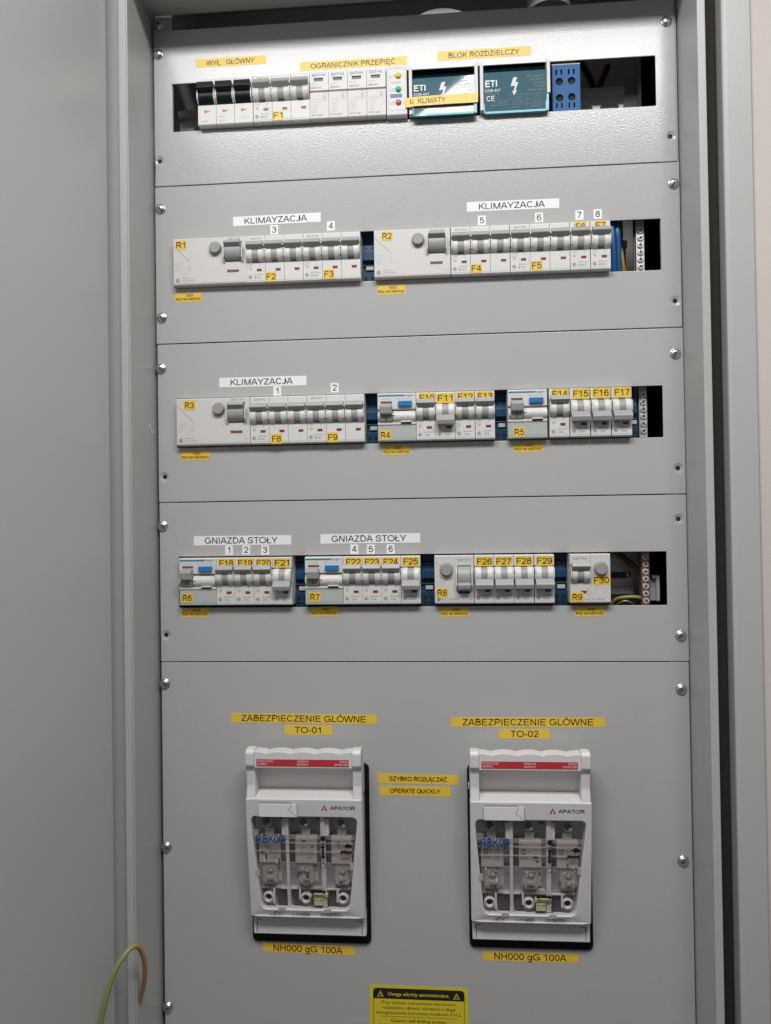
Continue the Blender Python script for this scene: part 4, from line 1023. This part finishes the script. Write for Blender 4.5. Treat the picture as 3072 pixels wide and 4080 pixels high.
    for a, b, c_, d_ in ((-46.8, -44, 82, 104), (-15.6, -8.2, 82, 104), (19.4, 24.8, 82, 104), (-22.0, -17.8, 74, 79.4), (-15.4, -9.8, 74, 79.4), (11, 13.4, 74, 79.4), (18.4, 24.0, 74, 79.4), (-28, -18.4, 40, 54), (-13.4, -6.4, 40, 53), (3.6, 12, 40, 54), (17, 27, 40, 54), (-42, -37, 46, 53), (34, 38, 50, 54), (-24, -18, 119, 124.6), (8, 13, 118, 124.6)):
        m.box(a, b, -17.5 if c_ > 60 else -12.5, -7.6, c_, d_, 'dark_grey', .4)
    ob('tray', m, t, (dx, 0, 0))
    m = MB()
    for xc, w_ in ((-16.6, 2.9), (15.9, 4.2)):
        m.prism([(yl(126) + 3.6, 126), (yl(38) + 3.6, 38), (-8.5, 38), (-8.5, 126)], xc - w_ / 2, xc + w_ / 2, 'switch_white', .3)
    m.box(-47, 46, -16, -15.2, 110.6, 112, 'inner_clear'); m.box(-21.6, -15.2, -22, -15, 106, 121, 'switch_white', .8); m.box(15, 21.4, -22, -15, 106, 121, 'switch_white', .8)
    m.box(-42, 39, -14, -9, 54.6, 57, 'switch_white', .5); m.box(-24.4, -9, -16, -12, 55.2, 57.6, 'switch_white', .5); m.box(16, 30, -16, -12, 55, 57, 'switch_white', .5)
    m.box(-31.4, -29.6, -16, -12, 42, 56, 'switch_white', .4); m.box(-7.6, -6, -16, -12, 46, 56, 'switch_white', .4); m.box(26.6, 28.4, -16, -12, 44, 56, 'switch_white', .4)
    ob('partition', m, t, (dx, 0, 0))
    for k, xc in enumerate((-33.6, -.4, 32.4)):
        xr = min(xc + 10.4, 41.6)
        m = MB()
        m.box(xc - 9.6, xr, -19.5, -10, 80, 104.5, 'ceramic', 1.0)
        yy = -19.56
        if rbk:
            m.rect(xc - 8, xc - 3.2, 92, 97, yy, 'print_mid'); m.text('NH', xc - 5.6, 94.4, yy - .05, 2.2, 'ceramic'); m.text('100A', xc - 5.2, 89, yy, 2.2, 'print_mid'); m.text('gG', xc - .4, 95, yy, 2.4, 'print_mid')
            for q in range(4): m.text('690V', xc + 5, 96 - q * 3.0, yy, 1.6, 'print_mid')
            m.line(xc - 8, 91, xc + 8, 91, .3, yy, 'print_white')
        else:
            m.text('gG', xc - 1.6, 95, yy, 2.4, 'print_mid'); m.text('100A 500V', xc + 4.6, 92.4, yy, 1.5, 'print_mid', w=7); m.text('120kA', xc + 4.8, 89.6, yy, 1.4, 'print_mid'); m.line(xc - 7, 87.4, xc + 8, 87.4, .3, yy, 'print_grey')
            m.text('NH000', xc + 4, 85.4, yy, 1.6, 'print_mid')
        ob('fuse_link', m, t, (dx, 0, 0))
        m = MB()
        m.box(xc - 6.8, min(xc + 6.8, 41), -17, -10, 62, 79, 'ceramic', .8); m.box(xc - 4.2, xc + 4.2, -18.2, -12, 70.4, 76.5, 'ceramic', 1.6)
        m.ring(xc + .6, 74, 2.0, 2.8, -18.3, 'print_mid'); m.box(xc - 2.4, xc + 3.4, -18.6, -15, 64.8, 68, 'zinc', .3)
        m.box(xc - 6.4, min(xc + 5.8, 40), -18, -12, 60.2, 62.0, 'steel', .3); m.box(xc - .5, xc + .5, -17.5, -14, 56.8, 60.4, 'dark_grey')
        m.box(xc - 4, xc + 4, -18, -10, 105, 111, 'zinc', .4); m.box(xc + 7.2, min(xc + 10.4, 41), -15, -10, 62.5, 70, 'switch_white', .6)
        m.line(xc - 1.4, 70.3, xc + 2.4, 71.6, .5, -18.7, 'print_mid')
        for q in range(16):
            bx_ = xc + rnd.uniform(-9, 9); bz = rnd.uniform(58, 103); bh = rnd.uniform(.8, 4.5); bw = rnd.uniform(.4, 1.6)
            if rnd.random() < .4: bh, bw = bw, bh
            if bx_ + bw > 40: continue
            yy = -19.9 - .02 * q if bz > 79.5 else -18.9 - .02 * q
            m.box(bx_, bx_ + bw, yy, yy + .5, bz, bz + bh, rnd.choice(('dark_grey', 'dark_grey', 'switch_white', 'inner_clear', 'black_matt', 'zinc')))
        ob('contact', m, t, (dx, 0, 0))
    for xc, zc in ((-34.7, 118.2), (-1.2, 118.4), (32.9, 118.2)):
        yb = yl(zc) + 5.2
        m = MB(); m.lathe([(4.9, -10), (4.9, yb + .4), (4.6, yb), (3.9, yb + .1), (3.6, yb + .6)], xc, zc, 'window_clear', 24, True, False); m.ring(xc, zc, 4.2, 4.7, yb - .06, 'print_grey'); m.ring(xc, zc, 3.3, 3.7, yb + .3, 'switch_white')
        m.disc(xc - .3, zc + .1, 3.5, yb + .2, 'black_matt'); m.lathe([(1.2, yb + .1), (1.1, yb - .1), (0, yb - .2)], xc + 1.7, zc - 2.6, 'tray_grey', 10)
        ob('screw_socket', m, t, (dx, 0, 0))
    for xc, zc in ((-35.9, 46.9), (-1.5, 46.8), (32.3, 47.0)):
        m = MB(); m.lathe([(5.0, -9), (5.0, -14.6), (4.6, -15.4), (3.2, -15.2), (2.6, -13), (2.5, -9)], xc, zc, 'switch_white', 28); m.lathe([(2.4, -12.6), (0, -12.6)], xc, zc + .2, 'black_matt', 18); m.ring(xc, zc, 3.4, 3.9, -15.5, 'print_grey')
        ob('screw_socket', m, t, (dx, 0, 0))
    m = MB(); xs = 5.6 if not rbk else 3.6
    m.box(xs, xs + 13.4, -17.2, -13.6, 48.6, 52.4, 'pale_yellow', .3); m.box(xs + .6, xs + 9.4, -17.0, -13.6, 41.6, 48.4, 'pale_yellow', .3); m.line(xs + 1, 49.6, xs + 13, 49.6, .4, -17.26, 'print_mid'); m.line(xs + 2, 51, xs + 6, 51, .5, -17.26, 'print_mid')
    m.line(xs + 2, 46.4, xs + 3.4, 46.4, .8, -17.06, 'print_mid'); m.line(xs + 6.4, 46.4, xs + 8.6, 46.4, .8, -17.06, 'print_mid')
    ob('slide_tab', m, t, (dx, 0, 0))
    # clear window with its printed symbols
    m = MB()
    m.plate([[(x * .985, 82 + (z - 82) * .985) for x, z in win]], .5, 1.6, 'window_clear', .3, yf=lambda x, z, y: yl(z) + y)
    m.plate([[(-46.6, 107.6), (45, 107.6), (44.6, 103.8), (-46.2, 103.8)]], 2.4, 3.4, 'inner_clear', .2, yf=lambda x, z, y: yl(z) + y)
    m.plate([[(-44.6, 92.2), (43.6, 92.2), (43.5, 91.4), (-44.5, 91.4)]], 2.4, 4.4, 'inner_clear', .1, yf=lambda x, z, y: yl(z) + y)
    m.plate([[(-45.6, 100.2), (43.6, 100.2), (43.6, 99.4), (-45.5, 99.4)]], 2.4, 4.4, 'inner_clear', .1, yf=lambda x, z, y: yl(z) + y)
    m.plate([[(-43.6, 81.6), (42.6, 81.6), (38, 58), (-41.2, 58)]], 4.4, 5.2, 'inner_clear', .2, yf=lambda x, z, y: yl(z) + y)
    m.plate([rrect(-47.6, -41.0, 107.4, 113, .5, 2)], -.3, .3, 'inner_clear', .1, yf=lambda x, z, y: yl(z) + y); m.plate([rrect(-45.6, -41.8, 69.5, 76, .5, 2)], -.3, .3, 'tray_grey', .1, yf=lambda x, z, y: yl(z) + y)
    m.plate([rrect(-26, -19.4, 36.8, 40.2, .4, 2)], -.25, .2, 'tray_grey', .1, yf=lambda x, z, y: yl(z) + y); m.plate([rrect(15.4, 22, 35.8, 39.4, .4, 2)], -.25, .2, 'tray_grey', .1, yf=lambda x, z, y: yl(z) + y)
    m.plate([rrect(40.4, 43.0, 76.5, 83.5, .4, 2)], -.25, .2, 'tray_grey', .1, yf=lambda x, z, y: yl(z) + y)
    pr = lambda z: yl(z) + .36
    def pp(pts): m.add([(x, pr(z), z) for x, z in pts], [tuple(range(len(pts)))], 'print_black')
    m.text('RBK00', -31.4, 104.4, 0, 7.6, 'rbk_blue', w=24.6, bold=True, yf=pr)
    if rbk: m.text('RBK00', -31.1, 103.9, 0, 7.6, 'rbk_blue', w=24.6, yf=lambda z: yl(z) + 2.2)
    pp([(16.6 + 2.5 * math.cos(a), 105.3 + 2.5 * math.sin(a)) for a in [2 * math.pi * k / 20 for k in range(20)]])
    pp([(16.2, 100.2), (18.6, 96.6), (17.2, 96.6), (17.2, 89.2), (18.5, 89.2), (16.1, 85.6), (13.7, 89.2), (15.1, 89.2), (15.1, 96.6), (13.8, 96.6)])
    for k in range(20):
        a0, a1 = 2 * math.pi * k / 20, 2 * math.pi * (k + 1) / 20
        pp([(15.8 + r * math.cos(a), 80.1 + r * math.sin(a)) for r, a in ((1.95, a0), (2.6, a0), (2.6, a1), (1.95, a1))])
    pp([(31.2, 92.8), (33.8, 95.4), (33.8, 93.9), (42.4, 93.9), (42.4, 92.0), (33.8, 92.0), (33.8, 90.4)])
    pp([(34, 98.8), (36.2, 98.8), (36.2, 100.2), (37.4, 100.2), (37.4, 101.0), (40.4, 101.0), (40.4, 100.2), (42.4, 99.6), (42.4, 97.6), (40.4, 97.2), (40.4, 96.6), (37.2, 96.6), (37.2, 97.4), (36.2, 97.4), (36.2, 98.0), (34, 98.0)])
    pp([(4.2, 55.4), (6.8, 58), (6.8, 56.6), (15.4, 56.6), (15.4, 58), (18.0, 55.4), (15.4, 52.8), (15.4, 54.4), (6.8, 54.4), (6.8, 52.8)])
    bx = rrect(3.8, 19.6, 41.2, 50.6, 1.2, 3)
    for k in range(len(bx)):
        (a, b), (c_, d_) = bx[k], bx[(k + 1) % len(bx)]; v = Vector((c_ - a, d_ - b))
        if v.length > .01: v = v.normalized() * .28; pp([(a - v.y, b + v.x), (a + v.y, b - v.x), (c_ + v.y, d_ - v.x), (c_ - v.y, d_ + v.x)])
    ob('window', m, t, (dx, 0, 0))
    return t
fuse_switch(140.9, -707.9, 'left white fuse switch under TO-01, shifted left in its black surround', -.9, False, 1)
fuse_switch(340.9, -707.9, 'right white fuse switch under TO-02, centred in its black surround', -1.2, True, 2)

# ------------------------------------------------------------------ earth wire looping from the cabinet to the door
m = MB()
pts = [(-25, -97, -775), (-16.8, -96, -727.1), (-12.7, -95, -708.1), (-8.6, -93, -692.8), (-4.0, -90, -682.0), (1.4, -84, -674.3), (5.2, -77, -673.9), (6.8, -70, -681.2), (7.6, -65, -691.8), (6.3, -60, -705.2), (2.8, -55, -720.3), (-2.1, -51, -733.5), (-4.8, -48, -743.5)]
UM = .47
m.tube(pts, 2.05, 'earth_wire', 16, sub=8)
me = m.mesh('earth_wire')
at = me.attributes.new('stripe', 'FLOAT', 'POINT')
nr = len(me.vertices) // 16
for i in range(nr):
    u = i / (nr - 1)
    for k in range(16):
        s_ = .5 + .5 * math.sin(2 * math.pi * k / 16 + 1.2) 
        at.data[i * 16 + k].value = max(0., min(1., (0.25 * s_ if u < UM else .75 + .25 * s_) if abs(u - UM) > .03 else .5))
tag(ob('earth_wire', me), 'green and yellow earth wire looping over the cabinet lip at the lower left', 'wire')
# paint sliver stuck on the inner left side of the cabinet
m = MB(); m.add([(-2.2, -16, -228), (-1.4, -15, -229.4), (-1.8, -9, -232.6), (-1.2, -3, -233.2), (-2.3, -3, -235), (-2.3, -10, -235), (-2.3, -17, -229.4)], [(0, 1, 2, 5, 6), (2, 3, 4, 5)], 'tape_white')
tag(ob('paint_sliver', m, None), 'tiny pale sliver stuck to the left inner side of the cabinet', 'sliver')
